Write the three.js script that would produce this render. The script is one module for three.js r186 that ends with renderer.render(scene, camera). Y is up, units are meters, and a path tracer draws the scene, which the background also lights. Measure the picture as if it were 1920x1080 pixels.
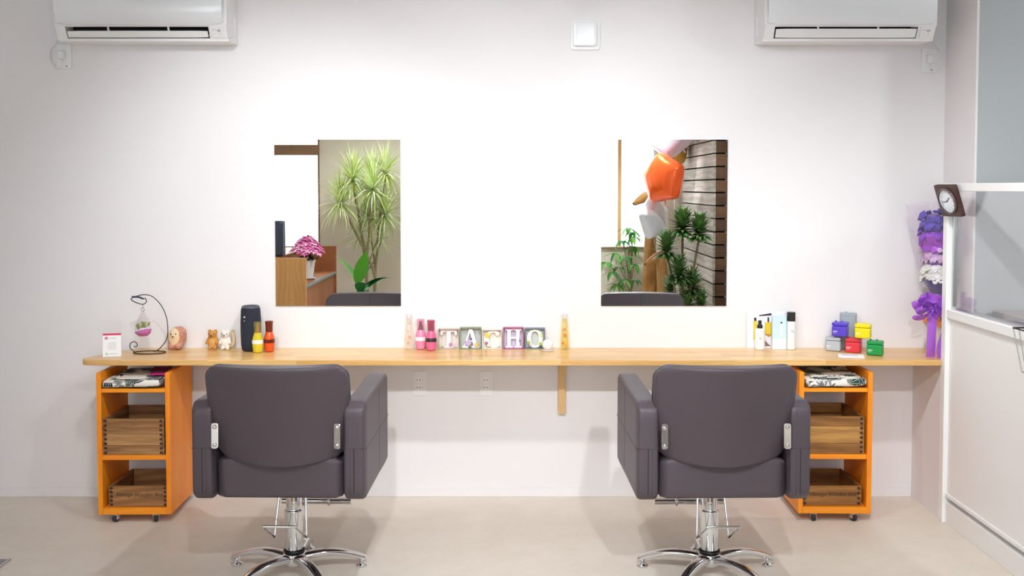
import * as THREE from 'three';
import { mergeGeometries, mergeVertices } from 'three/addons/utils/BufferGeometryUtils.js';
import { MarchingCubes } from 'three/addons/objects/MarchingCubes.js';
import { FontLoader } from 'three/addons/loaders/FontLoader.js';
import { TextGeometry } from 'three/addons/geometries/TextGeometry.js';

// ------------------------------------------------------------------ camera, sky, lamps, exposure
const scene = new THREE.Scene();
const camera = new THREE.PerspectiveCamera(2 * Math.atan(540 / 1933) * 180 / Math.PI, 16 / 9, 0.05, 60);
camera.position.set(0, 1.52, 5);
camera.rotation.x = -2.5 * Math.PI / 180;
camera.setViewOffset(1920, 1080, 0, 105.6, 1920, 1080);
camera.updateProjectionMatrix();
const renderer = new THREE.WebGLRenderer({ antialias: true });
renderer.toneMapping = THREE.LinearToneMapping;
renderer.toneMappingExposure = 0.95;
renderer.shadowMap.enabled = true;
scene.background = new THREE.Color(0.85, 0.94, 1.0);
scene.backgroundIntensity = 6.5;
// ceiling spotlights on duct rails, mid-room and rear ones added as fill: x, z, aim point, candela, half angle in degrees, softness
const LAMPS = [
  { at: [-0.15, 2.42, 1.75], aim: [-0.15, 0.7, 0.25], cd: 5, half: 64, pen: 0.7 },
  { at: [0.55, 2.42, 1.75], aim: [0.86, 1.75, 0], cd: 1.8, half: 27, pen: 1 },
  { at: [1.15, 2.42, 1.75], aim: [1.97, 0.95, 0.85], cd: 6, half: 49, pen: 1 },
  { at: [-1.15, 2.42, 1.75], aim: [-1.15, 1.25, 0], cd: 5.2, half: 38, pen: 0.7 },
  { at: [-0.35, 2.42, 3.6], aim: [-0.2, 0.5, 0.1], cd: 11.5, half: 33, pen: 1 },  // from this head on: unseen lamps added to brighten wall and rear room
  { at: [0.75, 2.42, 3.6], aim: [0.6, 0.5, 0.1], cd: 11.5, half: 33, pen: 1 },
  { at: [-1.35, 2.42, 5.25], aim: [-1.5, 1.0, 6.1], cd: 6, half: 52, pen: 1 },
  { at: [1.2, 2.42, 5.25], aim: [1.45, 0.9, 5.8], cd: 8, half: 52, pen: 1 },
  { at: [-1.3, 2.42, 3.6], aim: [-1.95, 0.75, 4.6], cd: 9, half: 42, pen: 1 },
  { at: [1.45, 2.42, 3.6], aim: [1.5, 0.8, 4.9], cd: 7, half: 42, pen: 1 },
];
const LAMP_COLOR = new THREE.Color(0.935, 0.972, 1.0);

// ------------------------------------------------------------------ helpers
const V = (x, y, z) => new THREE.Vector3(x, y, z);
let seed = 7;
const rnd = () => { seed = (seed * 1664525 + 1013904223) >>> 0; return seed / 4294967296; };
const rr = (a, b) => a + (b - a) * rnd();
const names = new Map();
function numbered(n) { const k = names.get(n) ?? 0; names.set(n, k + 1); return k ? n + '_' + String(k).padStart(3, '0') : n; }
function thing(name, label, category, pos = [0, 0, 0], turn = 0, group) {
  const o = new THREE.Group(); o.name = numbered(name); scene.add(o);
  o.position.set(...pos); o.rotation.y = turn; o.userData = { label, category };
  if (group) o.userData.group = group;
  return o;
}
function add(name, geos, mat, parent, label) {
  const list = Array.isArray(geos) ? geos : [geos];
  const m = new THREE.Mesh(list.length > 1 ? join(list) : list[0], mat);
  m.name = name; m.castShadow = m.receiveShadow = true; parent.add(m);
  if (label) m.userData.label = label;
  return m;
}
function join(list) {
  const keep = list.every((g) => g.attributes.color) ? ['position', 'normal', 'uv', 'color'] : ['position', 'normal', 'uv'];
  return mergeGeometries(list.map((g) => {
    const q = g.index ? g.toNonIndexed() : g.clone();
    if (!q.attributes.uv) uvm(q);
    for (const k of Object.keys(q.attributes)) if (!keep.includes(k)) q.deleteAttribute(k);
    return q;
  }));
}
function struct(name, geos, mat, label) {
  const m = add(name, geos, mat, scene); m.userData = { kind: 'structure' }; if (label) m.userData.label = label;
  return m;
}
function tag(o, label, category, group) { o.name = numbered(o.name); o.userData = { label, category }; if (group) o.userData.group = group; return o; }
// uv in metres from position and normal; the first coordinate runs along the grain axis
function uvm(g, axis = 'x', off = 0) {
  const p = g.attributes.position, n = g.attributes.normal, uv = new Float32Array(p.count * 2), A = 'xyz'.indexOf(axis);
  const c = (i, k) => (k === 0 ? p.getX(i) : k === 1 ? p.getY(i) : p.getZ(i));
  for (let i = 0; i < p.count; i++) {
    const an = [Math.abs(n.getX(i)), Math.abs(n.getY(i)), Math.abs(n.getZ(i))];
    let f = an.indexOf(Math.max(...an)), others = [0, 1, 2].filter((k) => k !== f), u, v;
    if (others.includes(A)) { u = A; v = others.find((k) => k !== A); } else { u = others[0]; v = others[1]; }
    uv[2 * i] = c(i, u) + off * 1.37; uv[2 * i + 1] = c(i, v) + off * 0.71;
  }
  g.setAttribute('uv', new THREE.BufferAttribute(uv, 2));
  return g;
}
// box given by its extents, edges chamfered
function box(x0, x1, y0, y1, z0, z1, r = 0.002, axis = 'x', off = 0) {
  const sx = x1 - x0, sy = y1 - y0, sz = z1 - z0;
  let g;
  if (r > 0) g = softBox(sx, sy, sz, Math.min(r, sx / 2.01, sy / 2.01, sz / 2.01), 0, 3);
  else g = new THREE.BoxGeometry(sx, sy, sz);
  g.translate((x0 + x1) / 2, (y0 + y1) / 2, (z0 + z1) / 2);
  return uvm(g, axis, off);
}
// rounded box: edge radius r, outline corners (in x, y) rounded by R, n cuts a side, then a free deformation
function softBox(sx, sy, sz, r, R = 0, n = 10, deform) {
  const chamfer = n === 3;
  let g = chamfer ? new THREE.BoxGeometry(1, 1, 1, 3, 3, 3) : new THREE.BoxGeometry(1, 1, 1, n, n, Math.max(4, Math.round(n / 2)));
  const p = g.attributes.position, h = [sx / 2, sy / 2, sz / 2];
  const spread = (t, hh) => {                       // put cuts close to the edges
    if (chamfer) return Math.abs(t) > 0.4 ? Math.sign(t) * hh : Math.sign(t) * (hh - r);
    return t * 2 * hh;
  };
  for (let i = 0; i < p.count; i++) {
    let v = [spread(p.getX(i), h[0]), spread(p.getY(i), h[1]), spread(p.getZ(i), h[2])];
    const q = v.map((a, k) => Math.max(-(h[k] - r), Math.min(h[k] - r, a))), d = v.map((a, k) => a - q[k]), L = Math.hypot(...d);
    if (L > 1e-9) v = q.map((a, k) => a + d[k] / L * r);
    if (R > 0) {
      let a = Math.abs(v[0]) - (h[0] - R), b = Math.abs(v[1]) - (h[1] - R);
      if (a > 0 && b > 0) { const f = Math.max(a, b) / Math.hypot(a, b); v[0] = Math.sign(v[0]) * (h[0] - R + a * f); v[1] = Math.sign(v[1]) * (h[1] - R + b * f); }
    }
    if (deform) v = deform(...v);
    p.setXYZ(i, ...v);
  }
  if (!chamfer) { g.deleteAttribute('uv'); g.deleteAttribute('normal'); g = mergeVertices(g, 1e-5); g.computeVertexNormals(); }
  else { g = g.toNonIndexed(); g.computeVertexNormals(); }
  return uvm(g);
}
const lathe = (pts, seg = 28) => new THREE.LatheGeometry(pts.map(([r, y]) => new THREE.Vector2(Math.max(r, 0.00001), y)), seg);
const cyl = (r0, r1, h, seg = 24) => new THREE.CylinderGeometry(r1, r0, h, seg).translate(0, h / 2, 0);
function tube(pts, r, seg = 40, rad = 8, closed = false, tension = 0.5) {
  return new THREE.TubeGeometry(new THREE.CatmullRomCurve3(pts.map((p) => V(...p)), closed, 'catmullrom', tension), seg, r, rad, closed);
}
function rod(a, b, r, rad = 12) {                    // straight rod with ends
  const A = V(...a), B = V(...b), d = B.clone().sub(A), g = new THREE.CylinderGeometry(r, r, d.length(), rad);
  g.applyQuaternion(new THREE.Quaternion().setFromUnitVectors(V(0, 1, 0), d.clone().normalize()));
  return g.translate((A.x + B.x) / 2, (A.y + B.y) / 2, (A.z + B.z) / 2);
}
function polyrod(pts, r) {                           // bent rod: straight runs with balls at the bends
  const out = [];
  pts.forEach((p, i) => { if (i) out.push(rod(pts[i - 1], p, r)); if (i && i < pts.length - 1) out.push(new THREE.SphereGeometry(r, 12, 8).translate(...p)); });
  return out;
}
function loft(rings, cap = true) {                   // rings: arrays of [x, y, z] of one length
  const n = rings[0].length, pos = [], idx = [];
  rings.forEach((r) => r.forEach((p) => pos.push(...p)));
  for (let i = 0; i + 1 < rings.length; i++) for (let j = 0; j < n; j++) {
    const a = i * n + j, b = i * n + (j + 1) % n, c = a + n, d = b + n;
    idx.push(a, b, c, b, d, c);
  }
  if (cap) for (const [s, flip] of [[0, 1], [(rings.length - 1) * n, 0]]) for (let j = 1; j + 1 < n; j++) flip ? idx.push(s, s + j + 1, s + j) : idx.push(s, s + j, s + j + 1);
  const g = new THREE.BufferGeometry();
  g.setAttribute('position', new THREE.Float32BufferAttribute(pos, 3)); g.setIndex(idx); g.computeVertexNormals();
  return uvm(g);
}
function paint(g, color) {                           // one vertex colour for a whole piece
  const c = new THREE.Color(color), a = new Float32Array(g.attributes.position.count * 3);
  for (let i = 0; i < a.length; i += 3) { a[i] = c.r; a[i + 1] = c.g; a[i + 2] = c.b; }
  g.setAttribute('color', new THREE.BufferAttribute(a, 3)); return g;
}
// smooth union of blobs [x, y, z, rx, ry, rz] and tapered capsules [[a], [b], ra, rb], meshed
const smin = (a, b, k) => { const h = Math.max(k - Math.abs(a - b), 0) / k; return Math.min(a, b) - h * h * k / 4; };
function blob(shapes, k, center, half, res, colorOf) {
  const mc = new MarchingCubes(res, new THREE.MeshStandardMaterial(), false, false, 60000); mc.isolation = 0;
  const f = (x, y, z) => {
    let d = 1e9;
    for (const s of shapes) {
      let e;
      if (Array.isArray(s[0])) {
        const [a, b, ra, rb] = s, ab = [b[0] - a[0], b[1] - a[1], b[2] - a[2]], ap = [x - a[0], y - a[1], z - a[2]];
        const t = Math.max(0, Math.min(1, (ap[0] * ab[0] + ap[1] * ab[1] + ap[2] * ab[2]) / (ab[0] ** 2 + ab[1] ** 2 + ab[2] ** 2)));
        e = Math.hypot(ap[0] - ab[0] * t, ap[1] - ab[1] * t, ap[2] - ab[2] * t) - (ra + (rb - ra) * t);
      } else {
        const [cx, cy, cz, ax, ay, az] = s, q = Math.hypot((x - cx) / ax, (y - cy) / ay, (z - cz) / az);
        e = (q - 1) * Math.min(ax, ay, az);
      }
      d = smin(d, e, k);
    }
    return d;
  };
  const hs = res / 2;
  for (let i = 0; i < res; i++) for (let j = 0; j < res; j++) for (let l = 0; l < res; l++)
    mc.field[i + j * res + l * res * res] = -f(center[0] + (i - hs) / hs * half, center[1] + (j - hs) / hs * half, center[2] + (l - hs) / hs * half);
  mc.update();
  const n = mc.count, pos = new Float32Array(n * 3);
  for (let i = 0; i < n; i++) for (let c = 0; c < 3; c++) pos[3 * i + c] = center[c] + mc.positionArray[3 * i + c] * half;
  let g = new THREE.BufferGeometry(); g.setAttribute('position', new THREE.BufferAttribute(pos, 3));
  g = mergeVertices(g, half * 1e-4); g.computeVertexNormals(); uvm(g);
  if (colorOf) {
    const p = g.attributes.position, a = new Float32Array(p.count * 3), c = new THREE.Color();
    for (let i = 0; i < p.count; i++) { c.set(colorOf(p.getX(i), p.getY(i), p.getZ(i))); a.set([c.r, c.g, c.b], 3 * i); }
    g.setAttribute('color', new THREE.BufferAttribute(a, 3));
  }
  return g;
}
// ------------------------------------------------------------------ textures and materials
const hash = (x, y, s) => { let h = (x * 374761393 + y * 668265263 + s * 974634777) | 0; h = Math.imul(h ^ (h >>> 13), 1274126177); return ((h ^ (h >>> 16)) >>> 0) / 4294967296; };
function pn(x, y, px, py, s) {                       // periodic value noise
  const x0 = Math.floor(x), y0 = Math.floor(y), fx = x - x0, fy = y - y0, u = fx * fx * (3 - 2 * fx), v = fy * fy * (3 - 2 * fy);
  const m = (a, b) => ((a % b) + b) % b, g = (i, j) => hash(m(x0 + i, px), m(y0 + j, py), s);
  return (g(0, 0) * (1 - u) + g(1, 0) * u) * (1 - v) + (g(0, 1) * (1 - u) + g(1, 1) * u) * v;
}
function dataTex(w, h, f, lenU, lenV, srgb = true) {
  const d = new Uint8Array(w * h * 4);
  for (let j = 0; j < h; j++) for (let i = 0; i < w; i++) { const c = f(i / w, j / h); for (let k = 0; k < 3; k++) d[4 * (j * w + i) + k] = Math.max(0, Math.min(255, c[k])); d[4 * (j * w + i) + 3] = 255; }
  const t = new THREE.DataTexture(d, w, h); t.wrapS = t.wrapT = THREE.RepeatWrapping; t.magFilter = THREE.LinearFilter; t.minFilter = THREE.LinearMipmapLinearFilter; t.generateMipmaps = true;
  t.repeat.set(1 / lenU, 1 / lenV); if (srgb) t.colorSpace = THREE.SRGBColorSpace; t.needsUpdate = true; return t;
}
const rgb = (h) => [(h >> 16) & 255, (h >> 8) & 255, h & 255];
const mix = (a, b, t) => a.map((v, i) => v + (b[i] - v) * t);
function woodTex(light, dark, s, { staves = 0, contrast = 1, lines = 22, knots = 0 } = {}) {
  const A = rgb(light), B = rgb(dark);
  const K = Array.from({ length: knots }, (_, i) => [hash(i, 3, s), hash(i, 9, s), 0.012 + 0.012 * hash(i, 5, s)]);
  return dataTex(768, 256, (u, v) => {
    let vv = v, tone = 0, uu = u;
    if (staves) { const k = Math.floor(v * staves); uu = u + hash(k, 1, s); const m = Math.floor(uu * 3); tone = (hash(k, ((m % 3) + 3) % 3, s + 5) - 0.5) * 0.55; vv = v + hash(k, m % 3, s) * 0.7; }
    const w = pn(uu * 4, vv * 5, 4, 5, s) * 0.14 + pn(uu * 9, vv * 16, 9, 16, s + 1) * 0.03;
    let kd = 0; for (const [kx, ky, kr] of K) { const d = Math.hypot((u - kx) * 3.2, v - ky); kd += Math.exp(-(d * d) / (kr * kr * 2.2)); }
    const ring = 0.5 + 0.5 * Math.sin((vv + w + kd * 0.05) * lines * Math.PI * 2);
    const fine = pn(uu * 26, vv * 180, 26, 180, s + 2), broad = pn(uu * 3, vv * 7, 3, 7, s + 3);
    const t = Math.max(0, Math.min(1, (0.34 * ring + 0.34 * fine + 0.5 * broad - 0.12) * contrast + tone + kd * 0.6));
    return mix(A, B, t);
  }, 1.2, 0.4);
}
function noiseTex(c0, c1, s, len, cells = 24) {
  const A = rgb(c0), B = rgb(c1);
  return dataTex(256, 256, (u, v) => mix(A, B, 0.45 * pn(u * cells, v * cells, cells, cells, s) + 0.25 * pn(u * 5, v * 5, 5, 5, s + 1) + 0.3 * pn(u * cells * 4, v * cells * 4, cells * 4, cells * 4, s + 2)), len, len);
}
const leatherBump = dataTex(256, 256, (u, v) => { const a = 255 * (0.6 * pn(u * 60, v * 60, 60, 60, 4) + 0.4 * pn(u * 120, v * 120, 120, 120, 8)); return [a, a, a]; }, 0.18, 0.18, false);
const wallBump = dataTex(256, 256, (u, v) => { const a = 255 * (0.5 * pn(u * 50, v * 50, 50, 50, 14) + 0.5 * pn(u * 110, v * 110, 110, 110, 18)); return [a, a, a]; }, 0.25, 0.25, false);
const S = (o) => new THREE.MeshStandardMaterial(o), PH = (o) => new THREE.MeshPhysicalMaterial(o);
const plain = (color, roughness = 0.5, extra = {}) => S({ color, roughness, ...extra });
const M = {
  wall: S({ color: 0xefebec, roughness: 0.92, bumpMap: wallBump, bumpScale: 0.0003 }),
  cream: S({ color: 0xe2d9c8, roughness: 0.92, bumpMap: wallBump, bumpScale: 0.0003 }),
  grey: S({ color: 0xb3b8ba, roughness: 0.85 }),
  ceiling: plain(0xf2f0ee, 0.95),
  floor: PH({ map: noiseTex(0xebe2d6, 0xe1d6c8, 31, 1.6, 20), roughness: 0.5, clearcoat: 0.12, clearcoatRoughness: 0.45 }),
  white: plain(0xf8f7f6, 0.45), whiteGloss: PH({ color: 0xeef0f4, roughness: 0.25, clearcoat: 0.7, clearcoatRoughness: 0.08 }),
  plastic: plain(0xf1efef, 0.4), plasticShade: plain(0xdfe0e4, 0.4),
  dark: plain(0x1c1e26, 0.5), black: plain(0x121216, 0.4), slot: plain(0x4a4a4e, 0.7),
  mirror: S({ color: 0xf2f4f3, metalness: 1, roughness: 0.0 }),
  mirrorEdge: plain(0xb8c0c0, 0.3),
  glass: PH({ color: 0xffffff, roughness: 0.0, transmission: 1, thickness: 0, ior: 1.5 }),
  counter: PH({ map: woodTex(0xf0c684, 0xd29a54, 3, { staves: 9, contrast: 0.75 }), roughness: 0.35, clearcoat: 0.35, clearcoatRoughness: 0.18 }),
  bracket: S({ map: woodTex(0xe6c18d, 0xd2a566, 9, { contrast: 0.7 }), roughness: 0.5 }),
  cart: PH({ map: woodTex(0xffa01c, 0xf57f04, 5, { contrast: 0.85, lines: 14 }), roughness: 0.5, clearcoat: 0.06, clearcoatRoughness: 0.2 }),
  crate: [0, 1, 2].map((i) => S({ map: woodTex([0xc4925c, 0xb5824e, 0xd0a06a][i], [0x79502f, 0x6a4426, 0x8a6038][i], 40 + i, { contrast: 1.05, lines: 9, knots: 2 }), roughness: 0.65 })),
  crateWarm: [0, 1, 2].map((i) => S({ map: woodTex([0xc08a48, 0xb07a3a, 0xcb9650][i], [0x744a22, 0x68401c, 0x80562a][i], 50 + i, { contrast: 1.0, lines: 8, knots: 2 }), roughness: 0.65 })),
  joint: plain(0x3a2a20, 0.8),
  leather: PH({ color: 0x544a51, roughness: 0.46, bumpMap: leatherBump, bumpScale: 0.0004, sheen: 0.15, sheenRoughness: 0.5 }),
  seam: plain(0x332c33, 0.6),
  chrome: S({ color: 0xe2e3e6, metalness: 1, roughness: 0.07 }),
  steel: S({ color: 0xc9c9cc, metalness: 1, roughness: 0.25 }),
  rubber: plain(0x2b2d31, 0.7),
  iron: S({ color: 0x2b2926, metalness: 0.6, roughness: 0.45 }),
  vc: S({ vertexColors: true, roughness: 0.6 }),
  vcGloss: S({ vertexColors: true, roughness: 0.3 }),
  leaf: PH({ vertexColors: true, roughness: 0.95, side: THREE.DoubleSide, transmission: 0.3, thickness: 0 }),
  leafDark: S({ vertexColors: true, roughness: 0.4, side: THREE.DoubleSide }),
  plank: [0, 1, 2].map((i) => S({ map: woodTex([0xc0b6ab, 0xb2a89d, 0xcac0b5][i], [0x897c70, 0x7e7267, 0x978a7d][i], 60 + i, { contrast: 0.9, lines: 7, knots: 3 }), roughness: 0.75 })),
  plankEnd: [0, 1].map((i) => S({ map: woodTex([0x7d5a3c, 0x6b4c33][i], [0x4d3422, 0x412b1b][i], 66 + i, { contrast: 0.9 }), roughness: 0.75 })),
  post: plain(0x2a221c, 0.8),
  frameWood: S({ map: woodTex(0x9c7a5a, 0x7c5d42, 70, { contrast: 0.7 }), roughness: 0.6 }),
  desk: S({ map: woodTex(0xe2ac6a, 0xc2864a, 72, { contrast: 0.8, lines: 9, knots: 3 }), roughness: 0.5 }),
  deskRed: S({ map: woodTex(0xae6a3e, 0x8c5029, 74, { contrast: 0.8 }), roughness: 0.5 }),
  carve: S({ map: woodTex(0xc1904f, 0x8a5c28, 76, { contrast: 0.9, lines: 20 }), roughness: 0.6 }),
  stem: S({ map: woodTex(0xa79a78, 0x7a6a4c, 78, { contrast: 0.9, lines: 30 }), roughness: 0.8 }),
};

// ------------------------------------------------------------------ the room
const CEIL = 2.62;
struct('floor', box(-3.7, 4.3, -0.1, 0, -0.8, 6.7, 0), M.floor);
struct('ceiling', box(-3.7, 4.3, CEIL, CEIL + 0.1, -0.8, 6.7, 0), M.ceiling);
struct('wall_back', box(-3.7, 2.09, 0, CEIL, -0.12, 0, 0), M.wall);
struct('wall_left', box(-3.82, -3.7, 0, CEIL, -0.12, 6.7, 0), M.wall);
struct('wall_right', box(2.09, 2.1, 0, CEIL, -0.12, 0.331, 0), M.wall);
struct('wall_alcove', box(2.1, 4.3, 0, CEIL, 0.22, 0.331, 0), M.grey);
struct('wall_far_right', box(4.3, 4.42, 0, CEIL, 0.22, 6.7, 0), M.wall);
{ // waist-high return wall under the wooden ledge
  struct('wall_low', [box(1.958, 2.09, 0, 0.7085, 0, 0.342, 0), box(2.031, 2.09, 0.7085, 0.862, 0, 0.342, 0)], M.wall);
  const ledge = struct('trim_1', box(2.003, 2.09, 0.862, 0.888, 0.001, 0.342, 0.003, 'z'), M.cart, 'orange-stained wooden ledge on the low wall');
}
// window wall behind the camera, seen in the mirrors
const WZ = 6.5, SILL = 0.83, HEAD = 2.42, W1 = [-3.45, -2.14], W2 = [-0.7, 1.6];
struct('wall_front', [
  box(-3.7, 4.3, 0, SILL, WZ, WZ + 0.16, 0), box(-3.7, 4.3, HEAD, CEIL, WZ, WZ + 0.16, 0),
  box(-3.7, W1[0], SILL, HEAD, WZ, WZ + 0.16, 0), box(W1[1], W2[0], SILL, HEAD, WZ, WZ + 0.16, 0), box(W2[1], 4.3, SILL, HEAD, WZ, WZ + 0.16, 0)], M.cream);
[W1, W2].forEach(([x0, x1], i) => {
  const w = new THREE.Group(); w.name = 'window_' + (i + 1); w.userData = { kind: 'structure', label: i ? 'wide white window with a slim tan mullion' : 'window with a brown transom bar' }; scene.add(w);
  const t = 0.025, a = WZ + 0.02, b = WZ + 0.09;
  add('window_frame', [box(x0, x1, SILL, SILL + t, a, b), box(x0, x1, HEAD - t, HEAD, a, b), box(x0, x0 + t, SILL, HEAD, a, b), box(x1 - t, x1, SILL, HEAD, a, b)], i ? M.white : M.frameWood, w);
  add('window_sill', box(x0, x1, SILL - 0.001, SILL + 0.018, WZ - 0.03, WZ + 0.15), M.frameWood, w);
  if (i) for (const x of [1.18, 0.25]) add('mullion', box(x, x + 0.04, SILL + t, HEAD - t, a, b, 0.002, 'y'), M.bracket, w);
  else { add('transom_bar', box(x0, x1, 1.87, 1.985, WZ - 0.015, b), M.frameWood, w); }
  add('pane', box(x0 + t, x1 - t, SILL + t, HEAD - t, WZ + 0.05, WZ + 0.054, 0), M.glass, w);
});
{ // plank screen beside the window
  const o = thing('plank_screen', 'weathered grey plank screen with dark gaps and brown end boards, mirrored behind plants', 'screen');
  for (const z of [4.625, 6.3]) add('post', box(1.895, 1.985, 0, 2.45, z, z + 0.095), M.post, o);
  add('backing', box(1.93, 1.94, 0, 2.45, 4.72, 6.3, 0), M.post, o);
  for (let k = 0; k < 20; k++) {
    const y = 0.012 + k * 0.1215;
    add('plank', box(1.871, 1.894, y, y + 0.109 + rr(-0.003, 0.002), 4.60, 6.4, 0.002, 'z', k * 0.37), M.plank[k % 3], o);
    add('end_board', box(1.896, 1.995, y + 0.002, y + 0.108, 4.6, 4.623, 0.002, 'x', k * 0.21), M.plankEnd[k % 2], o);
  }
}
// glazed white partition running towards the camera
{
  const o = thing('partition', 'white glazed partition with a panelled base and flat top rail beside the counter', 'partition');
  add('post', box(1.948, 1.988, 0, 1.5, 0.344, 0.388, 0.003, 'y'), M.white, o);
  add('post', box(1.948, 1.988, 0, 1.5, 2.36, 2.4, 0.003, 'y'), M.white, o);
  add('base_panel', box(1.968, 2.01, 0.135, 0.93, 0.388, 2.36, 0.002, 'z'), M.white, o);
  add('base_trim', box(1.96, 2.01, 0.118, 0.136, 0.388, 2.36, 0.002, 'z'), M.white, o);
  add('groove', box(2.004, 2.01, 0.096, 0.118, 0.388, 2.36, 0, 'z'), M.white, o);
  add('skirting', box(1.962, 2.01, 0, 0.096, 0.388, 2.36, 0.002, 'z'), M.white, o);
  add('middle_rail', box(1.952, 2.012, 0.93, 0.97, 0.388, 2.36, 0.003, 'z'), M.white, o);
  add('top_rail', box(1.94, 2.02, 1.5, 1.535, 0.344, 2.4, 0.003, 'z'), M.white, o);
  add('glazing_frame', [box(1.972, 1.992, 0.97, 1.5, 0.388, 0.402, 0.001, 'y'), box(1.972, 1.992, 0.97, 0.982, 0.402, 2.36, 0.001, 'z')], M.steel, o, 'thin aluminium glazing channel');
  add('pane', box(1.98, 1.985, 0.972, 1.5, 0.4, 2.36, 0), M.glass, o);
}
{ // unseen ceiling lamp added to brighten the next room
  const o = thing('added_ceiling_lamp', 'round white ceiling lamp added as fill light past the partition', 'lamp', [3.2, CEIL, 1.6]);
  add('base', lathe([[0, -0.0005], [0.2, -0.0005], [0.205, -0.02], [0.2, -0.03], [0, -0.03]], 36), M.white, o);
  add('diffuser', lathe([[0.195, -0.03], [0.185, -0.06], [0.12, -0.08], [0, -0.085]], 36), S({ color: 0xffffff, emissive: 0xffffff, emissiveIntensity: 1.2 }), o);
  const p = new THREE.PointLight(0xf4faff, 2.5, 0, 2); p.position.set(3.2, CEIL - 0.13, 1.6); p.castShadow = true; p.shadow.radius = 5; p.name = 'added_ceiling_lamp_light'; scene.add(p);
}
{ // long cabinet against the grey wall of the next room
  const o = thing('worktop_cabinet', 'low cabinet with a taupe worktop against the grey wall past the glass', 'cabinet');
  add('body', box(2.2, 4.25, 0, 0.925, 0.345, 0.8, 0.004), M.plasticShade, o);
  add('worktop', box(2.18, 4.27, 0.925, 0.96, 0.34, 0.84, 0.004), plain(0xa39c98, 0.5), o);
}
// ------------------------------------------------------------------ ceiling lamps
{
  for (const [z, w] of [[1.75, 'nearest the counter wall'], [3.6, 'across the middle of the room, added for fill lamps'], [5.25, 'near the windows, added for fill lamps']]) {  // last two rails are unseen, added to carry the fill lamps
    const rail = thing('lighting_rail', 'white ceiling duct rail carrying spotlights ' + w, 'rail', [0, 0, z], 0, 'ceiling rails');
    add('track', box(-1.7, 2.2, CEIL - 0.03, CEIL - 0.0005, -0.017, 0.017, 0.003), M.white, rail);
  }
  const words = ['aimed low at the counter middle', 'aimed high at the wall beside the vent', 'turned towards the glazed partition', 'aimed at the palm mirror wall', 'aimed at the palm mirror from mid room, added as fill', 'aimed at the balloon mirror from mid room, added as fill', 'above the tall dracaena, added as fill', 'above the foil balloons, added as fill', 'turned back towards the reception desk, added as fill', 'turned back towards the plank screen, added as fill'];
  LAMPS.forEach((l, i) => {
    const o = thing('spotlight', 'white cylindrical spotlight on the ceiling rail ' + words[i], 'spotlight', l.at, 0, 'ceiling spotlights');
    const dir = V(...l.aim).sub(V(...l.at)).normalize(), q = new THREE.Quaternion().setFromUnitVectors(V(0, -1, 0), dir);
    add('stem', rod([0, 0.03, 0], [0, CEIL - 0.03 - l.at[1], 0], 0.008), M.white, o);
    const can = add('housing', lathe([[0, 0.1], [0.036, 0.1], [0.04, 0.094], [0.04, 0.0], [0.036, 0.0], [0.034, 0.02], [0, 0.02]], 28), M.white, o);
    can.quaternion.copy(q);
    const lens = add('lens', lathe([[0, 0.0], [0.033, 0.0], [0.033, 0.006], [0, 0.006]], 24).translate(0, 0.006, 0), S({ color: 0xffffff, emissive: LAMP_COLOR, emissiveIntensity: 6 }), can);
    const s = new THREE.SpotLight(LAMP_COLOR, l.cd, 0, l.half * Math.PI / 180, l.pen, 2);
    s.position.copy(V(...l.at)).addScaledVector(dir, 0.02); s.target.position.set(...l.aim);
    s.castShadow = true; s.shadow.radius = 2.2; s.name = 'spotlight_beam'; scene.add(s, s.target);
  });
}
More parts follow.
